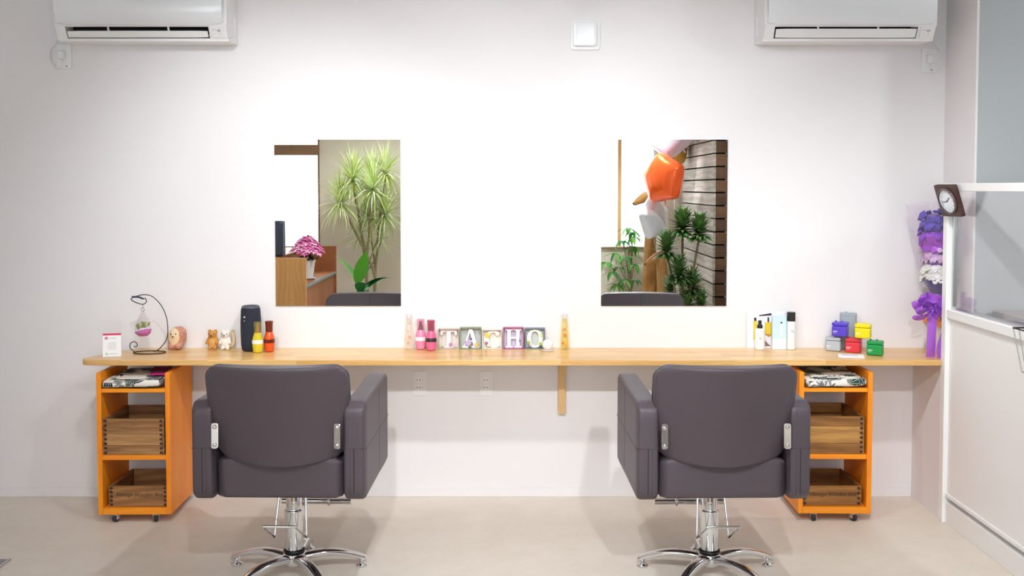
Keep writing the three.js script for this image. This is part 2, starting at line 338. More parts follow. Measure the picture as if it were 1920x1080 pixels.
// ------------------------------------------------------------------ wall fittings
for (const [x0, x1, w] of [[-1.148, -0.54, 'reflecting the pink pot plant and tall palm'], [0.433, 1.042, 'reflecting balloons and the plank screen']]) {
  const o = thing('wall_mirror', 'frameless rectangular wall mirror ' + w, 'mirror', [(x0 + x1) / 2, 0.941, 0], 0, 'wall mirrors');
  const h = (x1 - x0) / 2;
  add('backing', box(-h, h, 0, 0.806, 0.0005, 0.005, 0), M.mirrorEdge, o);
  add('mirror_glass', box(-h, h, 0, 0.806, 0.0052, 0.009, 0), M.mirror, o);
}
function airConditioner(x0, x1, flip, label, gap) {
  const w = x1 - x0, o = thing('air_conditioner', label, 'air conditioner', [(x0 + x1) / 2, 2.2, 0], 0, 'wall air conditioners');
  const h = w / 2;
  // body: side profile (z, y) swept across the width
  const prof = [[0.002, 0.285], [0.17, 0.285], [0.2, 0.27], [0.205, 0.1], [0.2, 0.075], [0.204, 0.066], [0.198, 0.0625], [0.16, 0.078], [0.105, 0.128], [0.05, 0.125], [0.042, 0.07], [0.07, 0.03], [0.165, 0.006], [0.164, 0.0], [0.002, 0.004]];
  const g = new THREE.ExtrudeGeometry(new THREE.Shape(prof.map(([z, y]) => new THREE.Vector2(-z, y))), { depth: w - 0.012, bevelEnabled: true, bevelSize: 0.004, bevelThickness: 0.006, bevelSegments: 2 });
  g.rotateY(Math.PI / 2).translate(-h + 0.006, 0, 0);
  // the outlet is a real slot: lower lip, end cheeks and a black fan added to keep it dark
  add('body', g, M.plastic, o);
  add('front_panel', softBox(w - 0.02, 0.222, 0.026, 0.009, 0.012, 16, (x, y, z) => [x * (1 - 0.012 * (0.5 - y / 0.222)), y, z - 0.028 * (Math.abs(2 * y / 0.222) ** 3.2)]).translate(0, 0.178, 0.232), M.whiteGloss, o);
  const lx = -h + 0.05, rx = h - 0.085;
  const tilt = (gg) => gg.rotateX(0.56).translate(0, 0.033, 0.1885);
  const across = (pts, x0, x1) => { const e = new THREE.ExtrudeGeometry(new THREE.Shape(pts.map(([z, y]) => new THREE.Vector2(-z, y))), { depth: x1 - x0, bevelEnabled: false }); return uvm(e.rotateY(Math.PI / 2).translate(x0, 0, 0)); };
  for (const [a, b] of [[-h + 0.004, lx], [rx, h - 0.004]]) add('end_cheek', across([[0.207, 0.066], [0.16, 0.082], [0.105, 0.132], [0.046, 0.128], [0.038, 0.07], [0.066, 0.024], [0.1685, 0.002]], a, b), M.plastic, o);
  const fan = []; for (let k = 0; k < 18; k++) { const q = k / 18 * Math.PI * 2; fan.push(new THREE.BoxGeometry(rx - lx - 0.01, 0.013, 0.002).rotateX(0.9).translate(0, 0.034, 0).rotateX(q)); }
  add('dark_fan_roller', [new THREE.CylinderGeometry(0.027, 0.027, rx - lx - 0.01, 24).rotateZ(Math.PI / 2), ...fan].map((q) => q.translate((lx + rx) / 2, 0.078, 0.09)), M.black, o, 'black fan roller added to darken the outlet');
  add('louver', tilt(softBox(rx - lx - 0.012, gap ? 0.033 : 0.045, 0.007, 0.003, 0.004, 12).translate((lx + rx) / 2, gap ? -0.0075 : -0.003, 0.0)), M.plastic, o);
  for (const t of [0.3, 0.72]) add('louver_arm', tilt(box(lx + (rx - lx) * t - 0.003, lx + (rx - lx) * t + 0.003, gap ? 0.0 : 0.008, 0.027, -0.006, 0.0045, 0)), M.plastic, o);
  const disp = add('display', tilt(box(rx + 0.012, h - 0.014, -0.024, 0.03, -0.002, 0.0055, 0.001)), M.plastic, o);
  add('indicator', tilt(mergeGeometries([box(rx + 0.02, rx + 0.026, 0.014, 0.018, 0.0054, 0.006, 0), box(rx + 0.03, rx + 0.034, 0.014, 0.018, 0.0054, 0.006, 0), box(rx + 0.04, rx + 0.056, 0.006, 0.018, 0.0054, 0.006, 0), box(rx + 0.046, rx + 0.056, -0.006, -0.004, 0.0054, 0.006, 0)])), plain(0xb9bac2, 0.4), disp);
  return o;
}
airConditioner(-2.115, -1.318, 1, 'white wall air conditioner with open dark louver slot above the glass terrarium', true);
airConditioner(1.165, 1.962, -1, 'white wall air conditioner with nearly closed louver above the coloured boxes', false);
function acSocket(x, y, label, side) {
  const o = thing('appliance_socket', label, 'socket', [x, y, 0], 0, 'air conditioner sockets');
  add('plate', softBox(0.072, 0.118, 0.008, 0.003, 0.005, 8).translate(0, 0, 0.0042), M.plastic, o);
  const p = add('plug', softBox(0.03, 0.042, 0.034, 0.006, 0.006, 8).translate(-0.004, 0.006, 0.025), M.plastic, o);
  add('cable', tube([[-0.004, -0.012, 0.025], [-0.004, -0.05, 0.03], [side * 0.03, -0.06, 0.022], [side * 0.062, -0.02, 0.014], [side * 0.062, 0.03, 0.012], [side * 0.03, 0.066, 0.02], [side * 0.012, 0.09, 0.03]], 0.0032, 40, 8), M.plastic, o);
  add('screw', new THREE.CylinderGeometry(0.003, 0.003, 0.002, 10).rotateX(Math.PI / 2).translate(0.012, -0.046, 0.009), M.slot, o);
}
acSocket(-2.156, 2.145, 'white power socket with plug and looped cable below the open-louver air conditioner', -1);
acSocket(2.008, 2.127, 'white power socket with plug and looped cable below the nearly closed air conditioner', 1);
{
  const o = thing('wall_vent', 'square white ventilation cover high on the wall between the mirrors', 'vent', [0.353, 2.248, 0]);
  add('base_frame', softBox(0.142, 0.142, 0.014, 0.004, 0.01, 10).translate(0, 0, 0.0075), M.plastic, o);
  add('cover', softBox(0.112, 0.114, 0.014, 0.005, 0.008, 10).translate(-0.004, 0.002, 0.034), M.whiteGloss, o);
  add('spacer', box(-0.04, 0.032, -0.04, 0.044, 0.014, 0.028, 0), M.plasticShade, o);
}
for (const [x, l] of [[-0.451, 'nearer the palm mirror'], [-0.125, 'nearer the wooden bracket']]) {
  const o = thing('wall_outlet', 'white double power outlet under the counter ' + l, 'outlet', [x, 0.56, 0], 0, 'outlets under the counter');
  add('plate', softBox(0.07, 0.12, 0.008, 0.003, 0.005, 8).translate(0, 0, 0.0042), M.plastic, o);
  for (const y of [0.018, -0.018]) {
    const f = add('socket', softBox(0.03, 0.03, 0.006, 0.002, 0.005, 6).translate(-0.004, y, 0.0075), M.white, o);
    for (const s of [-1, 1]) add('slot', box(-0.004 + s * 0.007 - 0.0014, -0.004 + s * 0.007 + 0.0014, y - 0.004, y + 0.004, 0.0098, 0.0109, 0), M.slot, f);
  }
}
{ // floor vent at the very edge of the floor in view
  const o = thing('floor_vent', 'small metal floor grille near the skirting', 'floor vent', [-2.19, 0, 0.98]);
  add('frame', [box(-0.15, 0.15, 0.0005, 0.006, -0.12, -0.108, 0.001), box(-0.15, 0.15, 0.0005, 0.006, 0.108, 0.12, 0.001), box(-0.15, -0.138, 0.0005, 0.006, -0.108, 0.108, 0.001), box(0.138, 0.15, 0.0005, 0.006, -0.108, 0.108, 0.001)], M.steel, o);
  add('tray', box(-0.138, 0.138, 0.0005, 0.0015, -0.108, 0.108, 0), M.slot, o);
  for (let k = 0; k < 11; k++) add('slat', box(-0.138, 0.138, 0.0015, 0.005, -0.1 + k * 0.0195, -0.09 + k * 0.0195, 0), M.steel, o);
}
// thin skirting line along the back wall
struct('baseboard_back', box(-3.69, 1.957, 0.0005, 0.045, 0.0005, 0.006, 0.001), M.wall);

// ------------------------------------------------------------------ counter and its bracket
const CY = 0.735, CT = 0.026;
{
  const s = new THREE.Shape();
  s.moveTo(-1.82, 0); s.lineTo(2.026, 0); s.lineTo(2.026, -0.335); s.lineTo(1.943, -0.335); s.lineTo(1.943, -0.352); s.lineTo(-1.86, -0.352);
  s.bezierCurveTo(-1.93, -0.352, -1.965, -0.335, -1.958, -0.3); s.bezierCurveTo(-1.95, -0.26, -1.87, -0.12, -1.82, 0);
  const g = new THREE.ExtrudeGeometry(s, { depth: CT - 0.006, bevelEnabled: true, bevelSize: 0.003, bevelThickness: 0.003, bevelSegments: 3, curveSegments: 24 });
  g.translate(0, 0, 0.003).rotateX(-Math.PI / 2);           // shape y -> -z, depth -> y
  g.scale(1, 1, 1).translate(0, CY - CT, 0.0035);
  uvm(g, 'x');
  tag(add('wall_counter', g, M.counter, scene), 'long light wooden wall counter with a rounded end carrying bottles and toys', 'counter');
}
{
  const o = thing('counter_bracket', 'pale wooden bracket fixed to the wall below the counter', 'bracket', [0.243, 0, 0]);
  add('upright', box(-0.018, 0.018, 0.415, CY - CT - 0.001, 0.0005, 0.03, 0.002, 'y'), M.bracket, o);
  add('arm', box(-0.018, 0.018, CY - CT - 0.026, CY - CT - 0.001, 0.03, 0.24, 0.002, 'z'), M.bracket, o);
}
// ------------------------------------------------------------------ carts, crates, folded cloths
function cart(x0, zf, depth, label, turn) {
  const W = 0.33, o = thing('storage_cart', label, 'cart', [x0 + W / 2, 0, zf - depth / 2], turn, 'orange wheeled carts');
  const h = W / 2, d = depth / 2, t = 0.022;
  for (const s of [-1, 1]) add('side_panel', box(s < 0 ? -h : h - t, s < 0 ? -h + t : h, 0.036, 0.682, -d, d, 0.002, 'y', s + 1.3), M.cart, o);
  add('bottom_board', box(-h + t, h - t, 0.036, 0.066, -d, d, 0.002, 'x', 0.4), M.cart, o);
  add('shelf', box(-h + t, h - t, 0.285, 0.307, -d, d - 0.004, 0.002, 'x', 0.9), M.cart, o);
  add('shelf', box(-h + t, h - t, 0.592, 0.61, -d, d - 0.004, 0.002, 'x', 1.9), M.cart, o);
  add('back_strip', box(-h + t, h - t, 0.56, 0.592, -d, -d + 0.015, 0.002), M.cart, o);
  for (const [sx, sz] of [[-1, 1], [1, 1], [-1, -1], [1, -1]]) {
    const c = add('caster', [
      lathe([[0, 0], [0.015, 0.002], [0.018, 0.006], [0.018, 0.014], [0.015, 0.018], [0, 0.02]], 20).rotateZ(Math.PI / 2).translate(0.01, 0.0182, 0),
    ], M.rubber, o);
    c.position.set(sx * (h - 0.075), 0, sz * (d - 0.012)); c.rotation.y = sx * 0.5;
    add('fork', [box(-0.0135, -0.0115, 0.014, 0.034, -0.012, 0.008, 0), box(0.0115, 0.0135, 0.014, 0.034, -0.012, 0.008, 0), box(-0.016, 0.016, 0.0335, 0.0358, -0.022, 0.01, 0)], M.chrome, c);
  }
  return o;
}
cart(-1.876, 0.392, 0.345, 'orange wooden wheeled cart below the counter at the terrarium end', 0.02);
cart(1.303, 0.378, 0.345, 'orange wooden wheeled cart below the counter at the coloured boxes end', -0.02);
function crate(x, y, zf, w, h, d, planks, mats, label, lettering, turn = 0) {
  const o = thing('wooden_crate', label, 'crate', [x, y, zf - d / 2], turn, 'stained crates in the carts');
  const a = w / 2, b = d / 2, t = 0.012; let q = rr(0, 9);
  const cuts = planks;
  for (const [name, z0, z1] of [['front_plank', b - t, b], ['back_plank', -b, -b + t]])
    for (let k = 0; k + 1 < cuts.length; k++) add(name, box(-a + 0.0125, a - 0.0125, h * cuts[k] + 0.0006, h * cuts[k + 1] - 0.0006, z0, z1 - (k % 2) * 0.0008, 0.0012, 'x', q += 0.43), mats[(k + Math.floor(q)) % 3], o);
  for (const s of [-1, 1]) {
    add('side_board', box(s < 0 ? -a : a - 0.012, s < 0 ? -a + 0.012 : a, 0, h, -b, b, 0.0015, 'z', q += 0.3), mats[1], o);
    const n = Math.max(3, Math.round(h / 0.021)), g = [];
    for (let k = 0; k < n; k++) { const yy = h * (k + 0.5) / n; g.push(box(s * (a - 0.013) - 0.0065, s * (a - 0.013) + 0.0065, yy - h / n * 0.24, yy + h / n * 0.24, b - 0.004, b + 0.0007, 0)); }
    add('finger_joint', g, M.joint, o);
  }
  add('base_board', box(-a + 0.012, a - 0.012, 0.001, 0.009, -b + t, b - t, 0.001, 'x', q), mats[1], o);
  if (lettering) {
    const g = new TextGeometry('Vintage Wooden Box', { font: serif, size: 0.0155, depth: 0.0008, curveSegments: 4 });
    g.computeBoundingBox(); g.translate(-(g.boundingBox.min.x + g.boundingBox.max.x) / 2, 0, 0);
    g.applyMatrix4(new THREE.Matrix4().makeShear(0, 0, 0.28, 0, 0, 0)); // slanted like handwriting
    add('lettering', g.translate(0.004, h * 0.5, b - 0.0002), plain(0x24150a, 0.7), o, 'dark slanted lettering');
  }
  return o;
}
const fonts = new FontLoader();
const serif = await fonts.loadAsync('fonts/droid/droid_serif_regular.typeface.json');
const serifBold = await fonts.loadAsync('fonts/droid/droid_serif_bold.typeface.json');
const sans = await fonts.loadAsync('fonts/droid/droid_sans_regular.typeface.json');
crate(-1.712, 0.3075, 0.385, 0.278, 0.165, 0.3, [0, 0.26, 0.58, 0.75, 1], M.crate, 'brown plank crate on the middle shelf of the terrarium-end cart', false);
crate(-1.698, 0.0665, 0.372, 0.27, 0.095, 0.29, [0, 1], M.crate, 'low lettered crate at the bottom of the terrarium-end cart', true);
crate(1.462, 0.3075, 0.368, 0.272, 0.172, 0.3, [0, 0.28, 0.74, 1], M.crateWarm, 'amber plank crate on the middle shelf of the coloured-boxes-end cart', false);
crate(1.457, 0.0665, 0.358, 0.272, 0.092, 0.29, [0, 1], M.crateWarm, 'low lettered amber crate at the bottom of the coloured-boxes-end cart', true);
// botanical print: navy and green leaves on cream cloth
function leafPrint(s) {
  const c = document.createElement('canvas'); c.width = 1024; c.height = 1024; const x = c.getContext('2d'); const keep = seed; seed = s;
  x.fillStyle = '#efe9df'; x.fillRect(0, 0, 1024, 1024);
  for (let k = 0; k < 30; k++) {
    const cx = rr(0, 1024), cy = rr(0, 1024), n = 4 + Math.floor(rr(0, 3)), a0 = rr(0, 6.28), L = rr(150, 260), col = ['#161c2c', '#161c2c', '#20403a', '#5d626e'][Math.floor(rr(0, 4))];
    for (let i = 0; i < n; i++) {
      const a = a0 + (i - n / 2) * 0.36, ex = cx + Math.cos(a) * L, ey = cy + Math.sin(a) * L, nx = -Math.sin(a) * L * 0.2, ny = Math.cos(a) * L * 0.2;
      x.fillStyle = col; x.beginPath(); x.moveTo(cx, cy); x.quadraticCurveTo((cx + ex) / 2 + nx, (cy + ey) / 2 + ny, ex, ey); x.quadraticCurveTo((cx + ex) / 2 - nx, (cy + ey) / 2 - ny, cx, cy); x.fill();
      x.strokeStyle = '#efe9df'; x.lineWidth = 5; x.beginPath(); x.moveTo(cx, cy); x.lineTo(cx + (ex - cx) * 0.85, cy + (ey - cy) * 0.85); x.stroke();
    }
  }
  seed = keep; const t = new THREE.CanvasTexture(c); t.colorSpace = THREE.SRGBColorSpace; t.wrapS = t.wrapT = THREE.RepeatWrapping; t.repeat.set(3.2, 3.2); return t;
}
function foldedCloth(x, z, w, th, label, s) {
  const o = thing('folded_cloth', label, 'cloth', [x, 0.611, z], 0, 'folded printed cloths on the carts');
  const m = S({ map: leafPrint(s), roughness: 0.9 });
  let y0 = 0;
  for (let k = 0; k < 2; k++) {
    const hh = th * (k ? 0.16 : 0.84), sh = softBox(w - k * 0.05, hh, 0.31 - k * 0.06, hh * 0.46, 0, 22, (X, Y, Z) => {
      const edge = Math.max(0, Z / 0.155) ** 3; return [X, Y * (1 + 0.12 * Math.sin(X * 23 + k)) + 0.0035 * Math.sin(X * 17 + k * 2) * edge + 0.002 * Math.sin(Z * 40 + X * 9), Z + 0.004 * Math.sin(X * 29 + k * 3)];
    });
    const g = sh.translate(k * 0.004, y0 + hh / 2 + 0.004, 0); y0 += hh * 0.97;
    g.computeVertexNormals(); uvm(g, 'x', s * 0.13 + k * 0.3);
    add('fold', g, m, o);
  }
  return o;
}
foldedCloth(-1.714, 0.242, 0.27, 0.042, 'folded cream cloth with navy leaf print beside a magenta cloth on the cart', 11);
foldedCloth(1.468, 0.228, 0.278, 0.046, 'folded cream cloth with bold leaf print alone on the coloured-boxes-end cart', 29);
{
  const o = thing('magenta_cloth', 'small folded magenta cloth lying on the printed cloth of the cart', 'cloth', [-1.63, 0.658, 0.24], 0.25);
  add('fold', softBox(0.085, 0.01, 0.2, 0.0045, 0, 12, (x, y, z) => [x, y + 0.0012 * Math.sin(x * 60 + z * 20), z]).translate(0, 0.007, 0), plain(0xc4226e, 0.85), o);
  add('fold', softBox(0.075, 0.007, 0.08, 0.0033, 0, 12, (x, y, z) => [x, y + 0.0015 * Math.sin(x * 50), z]).translate(-0.004, 0.0158, 0.05), plain(0x5c1338, 0.85), o, 'dark maroon folded end');
}
// ------------------------------------------------------------------ styling chairs
function stylingChair(name, label, pos, turn) {
  const o = thing(name, label, 'salon chair', pos, turn, 'styling chairs at the counter');
  // star base
  const R = 0.272;
  const hub = add('hub', lathe([[0, 0.034], [0.036, 0.034], [0.046, 0.045], [0.05, 0.066], [0.044, 0.08], [0.04, 0.088], [0, 0.088]], 32), M.chrome, o);
  add('collar', lathe([[0.0385, 0.088], [0.0415, 0.088], [0.0415, 0.096], [0.0385, 0.096]], 32), M.black, hub);
  for (let k = 0; k < 5; k++) {
    const a = Math.PI / 5 + k * Math.PI * 2 / 5, rings = [];
    for (let i = 0; i <= 14; i++) {
      const t = i / 14, r = 0.03 + (R - 0.02) * t, y = 0.064 - 0.034 * t ** 2.2 + 0.012 * Math.sin(t * Math.PI), hw = 0.026 - 0.009 * t, hh = 0.016 - 0.005 * t, ring = [];
      for (let j = 0; j < 14; j++) { const p = j / 14 * Math.PI * 2, cx = Math.sign(Math.cos(p)) * Math.abs(Math.cos(p)) ** 0.6 * hw, cy = Math.sin(p) * hh; ring.push([Math.sin(a) * r + Math.cos(a) * cx, y + cy, Math.cos(a) * r - Math.sin(a) * cx]); }
      rings.push(ring);
    }
    const leg = add('base_leg', loft(rings), M.chrome, o);
    add('glide', lathe([[0, 0.0005], [0.02, 0.0005], [0.0235, 0.004], [0.0235, 0.008], [0.012, 0.013], [0.009, 0.03], [0, 0.03]], 24).translate(Math.sin(a) * (R - 0.008), 0, Math.cos(a) * (R - 0.008)), M.chrome, leg);
  }
  add('column', lathe([[0, 0.085], [0.0365, 0.085], [0.0365, 0.25], [0.034, 0.254], [0.03, 0.26], [0.03, 0.36], [0, 0.36]], 36), M.chrome, o);
  add('mounting_plate', box(-0.11, 0.11, 0.345, 0.36, -0.13, 0.13, 0.003), M.black, o);
  // pump pedal: a bent loop that reaches out behind the chair
  add('pump_pedal', [...polyrod([[-0.026, 0.315, 0.02], [-0.052, 0.315, 0.02], [-0.062, 0.165, 0.06], [-0.06, 0.262, 0.235], [0.06, 0.262, 0.235], [0.062, 0.165, 0.06], [0.052, 0.315, 0.02], [0.026, 0.315, 0.02]], 0.0052)], M.chrome, o);
  // T-bar footrest on the wall side
  const fr = add('footrest', [rod([-0.15, 0.158, -0.42], [0.15, 0.158, -0.42], 0.0135, 20), ...polyrod([[-0.055, 0.37, -0.3], [-0.055, 0.22, -0.36], [-0.055, 0.158, -0.42]], 0.0085), ...polyrod([[0.055, 0.37, -0.3], [0.055, 0.22, -0.36], [0.055, 0.158, -0.42]], 0.0085)], M.chrome, o);
  for (const s of [-1, 1]) add('clamp', new THREE.TorusGeometry(0.016, 0.005, 10, 20).rotateY(Math.PI / 2).translate(s * 0.055, 0.158, -0.42), M.steel, fr);
  // seat shell and cushion
  add('seat_base', softBox(0.48, 0.155, 0.585, 0.02, 0.02, 14, (x, y, z) => [x, y + (y > 0 ? 0.012 * Math.cos(x * 6) * (z > 0.2 ? 1 : 0.6) : 0), z]).translate(0, 0.436, -0.075), M.leather, o);
  add('seat_cushion', softBox(0.462, 0.075, 0.5, 0.028, 0.03, 14, (x, y, z) => [x, y + 0.01 * Math.cos(x * 5), z]).translate(0, 0.528, -0.11), M.leather, o);
  // arms: padded panels with cross seams
  for (const s of [-1, 1]) {
    const L = 0.615, Hh = 0.37, g = softBox(L, Hh, 0.084, 0.019, 0.045, 20, (a, b, c) => [a, b + (a > 0 ? 0.012 * (a / (L / 2)) * (b / Hh - 0.0) : 0.03 * -(a / (L / 2)) * (b < 0 ? 0.0 : 0)), c]);
    g.rotateY(Math.PI / 2); // long side along z
    const arm = add('arm', uvm(g.translate(s * 0.281, 0.545, -0.06), 'z'), M.leather, o);
    const X = s * 0.3225, seamAt = (pts) => pts.map(([y, z]) => [X, y, z]);
    add('seam', [rod([X, 0.39, -0.1], [X, 0.715, -0.1], 0.0013, 6), rod([X, 0.553, -0.355], [X, 0.553, 0.235], 0.0013, 6),
      rod([s * 0.242, 0.558, 0.2466], [s * 0.318, 0.558, 0.2466], 0.0014, 6), rod([s * 0.281, 0.39, 0.2466], [s * 0.281, 0.557, 0.2466], 0.0022, 6), rod([s * 0.266, 0.39, 0.2466], [s * 0.266, 0.557, 0.2466], 0.0012, 6)], M.seam, arm);
  }
  // backrest: curved around the sitter and leaning back
  const back = softBox(0.525, 0.385, 0.09, 0.013, 0.055, 40, (x, y, z) => {
    const t = (y + 0.1925) / 0.385, w = 0.9 + 0.1 * Math.min(1, t * 1.5) ** 0.8;
    let X = x * w, Z = z - (z > 0 ? 1.15 : 0.75) * x * x, Y = y;
    if (t < 0.3) Y += 0.028 * (1 - t / 0.3) * (Math.abs(x) / 0.26) ** 2;   // bottom edge bows down
    Z += 0.055 * (t - 0.5) + 0.02 * (t - 0.5) ** 2 + 0.045 * (t - 0.5);
    return [X, Y, Z];
  }).translate(0, 0.68, 0.262);
  const bk = add('backrest', back, M.leather, o);
  add('centre_seam', tube([[0, 0.862, 0.2505], [0, 0.85, 0.247], [0, 0.83, 0.2435], [0, 0.7, 0.219], [0, 0.56, 0.2]], 0.0015, 24, 6), M.seam, bk);
  for (const s of [-1, 1]) {
    const plate = new THREE.ExtrudeGeometry(roundRect(0.024, 0.092, 0.009), { depth: 0.004, bevelEnabled: true, bevelSize: 0.001, bevelThickness: 0.001, bevelSegments: 1 });
    plate.rotateY(-s * 0.35).rotateX(-0.04).translate(s * 0.2255, 0.61, 0.268);
    const br = add('bracket', plate, M.chrome, o, 'chrome plate joining back and arm');
    for (const k of [-1, 1]) add('bolt', new THREE.SphereGeometry(0.0085, 14, 8).scale(1, 1, 0.6).translate(s * 0.2245, 0.61 + k * 0.033, 0.275), M.chrome, br);
  }
  return o;
}
function roundRect(w, h, r) {
  const s = new THREE.Shape(), a = w / 2, b = h / 2;
  s.moveTo(-a + r, -b); s.lineTo(a - r, -b); s.quadraticCurveTo(a, -b, a, -b + r); s.lineTo(a, b - r); s.quadraticCurveTo(a, b, a - r, b); s.lineTo(-a + r, b); s.quadraticCurveTo(-a, b, -a, b - r); s.lineTo(-a, -b + r); s.quadraticCurveTo(-a, -b, -a + r, -b);
  return s;
}
stylingChair('styling_chair', 'dark taupe leather styling chair facing the palm mirror', [-0.857, 0, 1.0], -0.02);
stylingChair('styling_chair', 'dark taupe leather styling chair facing the balloon mirror', [0.776, 0, 1.005], 0.02);
// ------------------------------------------------------------------ things on the counter
const ON = CY + 0.0005;
{ // folded payment card: the printed code is left blank
  const c = document.createElement('canvas'); c.width = 256; c.height = 330; const x = c.getContext('2d');
  x.fillStyle = '#f8f6f8'; x.fillRect(0, 0, 256, 330); x.fillStyle = '#e0325f'; x.fillRect(0, 0, 256, 22);
  x.fillStyle = '#d9819b'; x.fillRect(26, 42, 44, 38); x.fillStyle = '#a9b5b3'; x.font = '34px sans-serif'; x.textBaseline = 'middle'; x.fillText('PayPay', 82, 62);
  x.fillStyle = '#e9e7ea'; x.fillRect(72, 118, 118, 112);
  x.fillStyle = '#a8d8c8'; x.beginPath(); x.arc(58, 288, 18, 0, 7); x.fill(); x.fillStyle = '#cfdcda'; x.fillRect(86, 280, 120, 12);
  const t = new THREE.CanvasTexture(c); t.colorSpace = THREE.SRGBColorSpace;
  const o = thing('tent_card', 'small white tent card with a red top edge near the counter end', 'card', [-1.848, ON, 0.262], 0.2);
  const face = new THREE.PlaneGeometry(0.08, 0.106), A = 0.14;
  for (const s of [1, -1]) {
    const b = add('card_side', box(-0.04, 0.04, 0, 0.106, -0.0006, 0.0006, 0), plain(0xf6f4f6, 0.6), o);
    b.rotation.x = -s * A; b.position.z = s * (0.106 * Math.sin(A)); b.position.y = 0.0004;
    if (s > 0) { const f = add('print', face.clone().translate(0, 0.053, 0.0009), S({ map: t, roughness: 0.5 }), b); }
  }
  add('fold_edge', rod([-0.04, 0.1055, 0], [0.04, 0.1055, 0], 0.0017, 8), plain(0xd42c58, 0.5), o);
}
{ // wire stand with the hanging glass terrarium
  const o = thing('wire_stand', 'dark curled wire hanging stand on a ring base holding the glass terrarium', 'stand', [-1.712, ON, 0.16]);
  add('ring_base', new THREE.TorusGeometry(0.075, 0.0026, 10, 48).rotateX(Math.PI / 2).scale(1, 1, 0.62).translate(0, 0.0026, 0), M.iron, o);
  add('hoop', tube([[0.018, 0.004, -0.01], [0.045, 0.02, -0.01], [0.08, 0.07, -0.01], [0.082, 0.15, -0.01], [0.06, 0.215, -0.01], [0.02, 0.262, -0.01], [-0.02, 0.275, -0.01], [-0.06, 0.268, -0.005], [-0.082, 0.255, 0.004], [-0.055, 0.24, 0.012], [-0.022, 0.232, 0.012], [-0.008, 0.245, 0.008], [-0.018, 0.262, 0]], 0.0021, 110, 8), M.iron, o);
  add('foot_scroll', tube([[-0.06, 0.005, 0.02], [-0.084, 0.028, 0.02], [-0.08, 0.05, 0.02], [-0.06, 0.056, 0.02], [-0.05, 0.042, 0.02], [-0.056, 0.032, 0.02], [-0.066, 0.034, 0.02]], 0.0021, 50, 8), M.iron, o);
  for (const [x, y, r] of [[-0.06, 0.266, 0.5], [-0.035, 0.262, -0.5]]) {
    const g = new THREE.SphereGeometry(0.016, 14, 10).scale(1.2, 0.28, 0.6); g.rotateZ(-0.25 + r * 0.3).translate(x, y, 0.006);
    add('metal_leaf', g, plain(0x2d3350, 0.3), o, 'small dark blue enamel leaf');
  }
}
{
  const o = thing('hanging_terrarium', 'pear-shaped glass terrarium with pink sand and tiny succulents', 'terrarium', [-1.737, ON + 0.078, 0.172]);
  const outer = [[0.002, 0.0], [0.022, 0.004], [0.036, 0.018], [0.04, 0.034], [0.036, 0.056], [0.027, 0.078], [0.018, 0.096], [0.011, 0.108], [0.008, 0.116], [0.004, 0.12], [0, 0.121]];
  add('glass_bulb', lathe(outer, 36), PH({ color: 0xfaf8fa, roughness: 0.02, transmission: 0.97, thickness: 0, ior: 1.5 }), o);
  add('glass_loop', new THREE.TorusGeometry(0.008, 0.0018, 8, 20).translate(0, 0.129, 0), M.steel, o);
  add('hook', tube([[0, 0.137, 0], [0.002, 0.146, 0], [-0.001, 0.153, 0]], 0.0009, 12, 6), M.iron, o);
  const sand = lathe([[0, 0.003], [0.021, 0.006], [0.034, 0.018], [0.0375, 0.03], [0.03, 0.031], [0, 0.034]], 32);
  const sp = sand.attributes.position; for (let i = 0; i < sp.count; i++) if (sp.getY(i) > 0.028) sp.setY(i, sp.getY(i) + sp.getX(i) * 0.18); sand.computeVertexNormals();
  add('pink_sand', sand, plain(0xd368b4, 0.9), o);
  for (let k = 0; k < 6; k++) {
    const g = [], bx = -0.022 + k * 0.0085, bz = 0.008 * Math.sin(k * 2.3), bh = [0.012, 0.03, 0.018, 0.042, 0.02, 0.028][k];
    for (let i = 0; i < 9; i++) { const a = i * 2.4, e = 0.25 + 0.12 * (i % 3), q = new THREE.SphereGeometry(0.0085, 8, 6).scale(0.5, 1.4, 0.5).translate(0, 0.009, 0); q.rotateZ(e * 1.6).rotateY(a).translate(bx, 0.034 + bh * 0.5 + bx * 0.16, bz); g.push(paint(q, ['#7f9a4c', '#9bb068', '#c9cf9a'][(i + k) % 3])); }
    add('succulent', g, M.vc, o);
  }
}
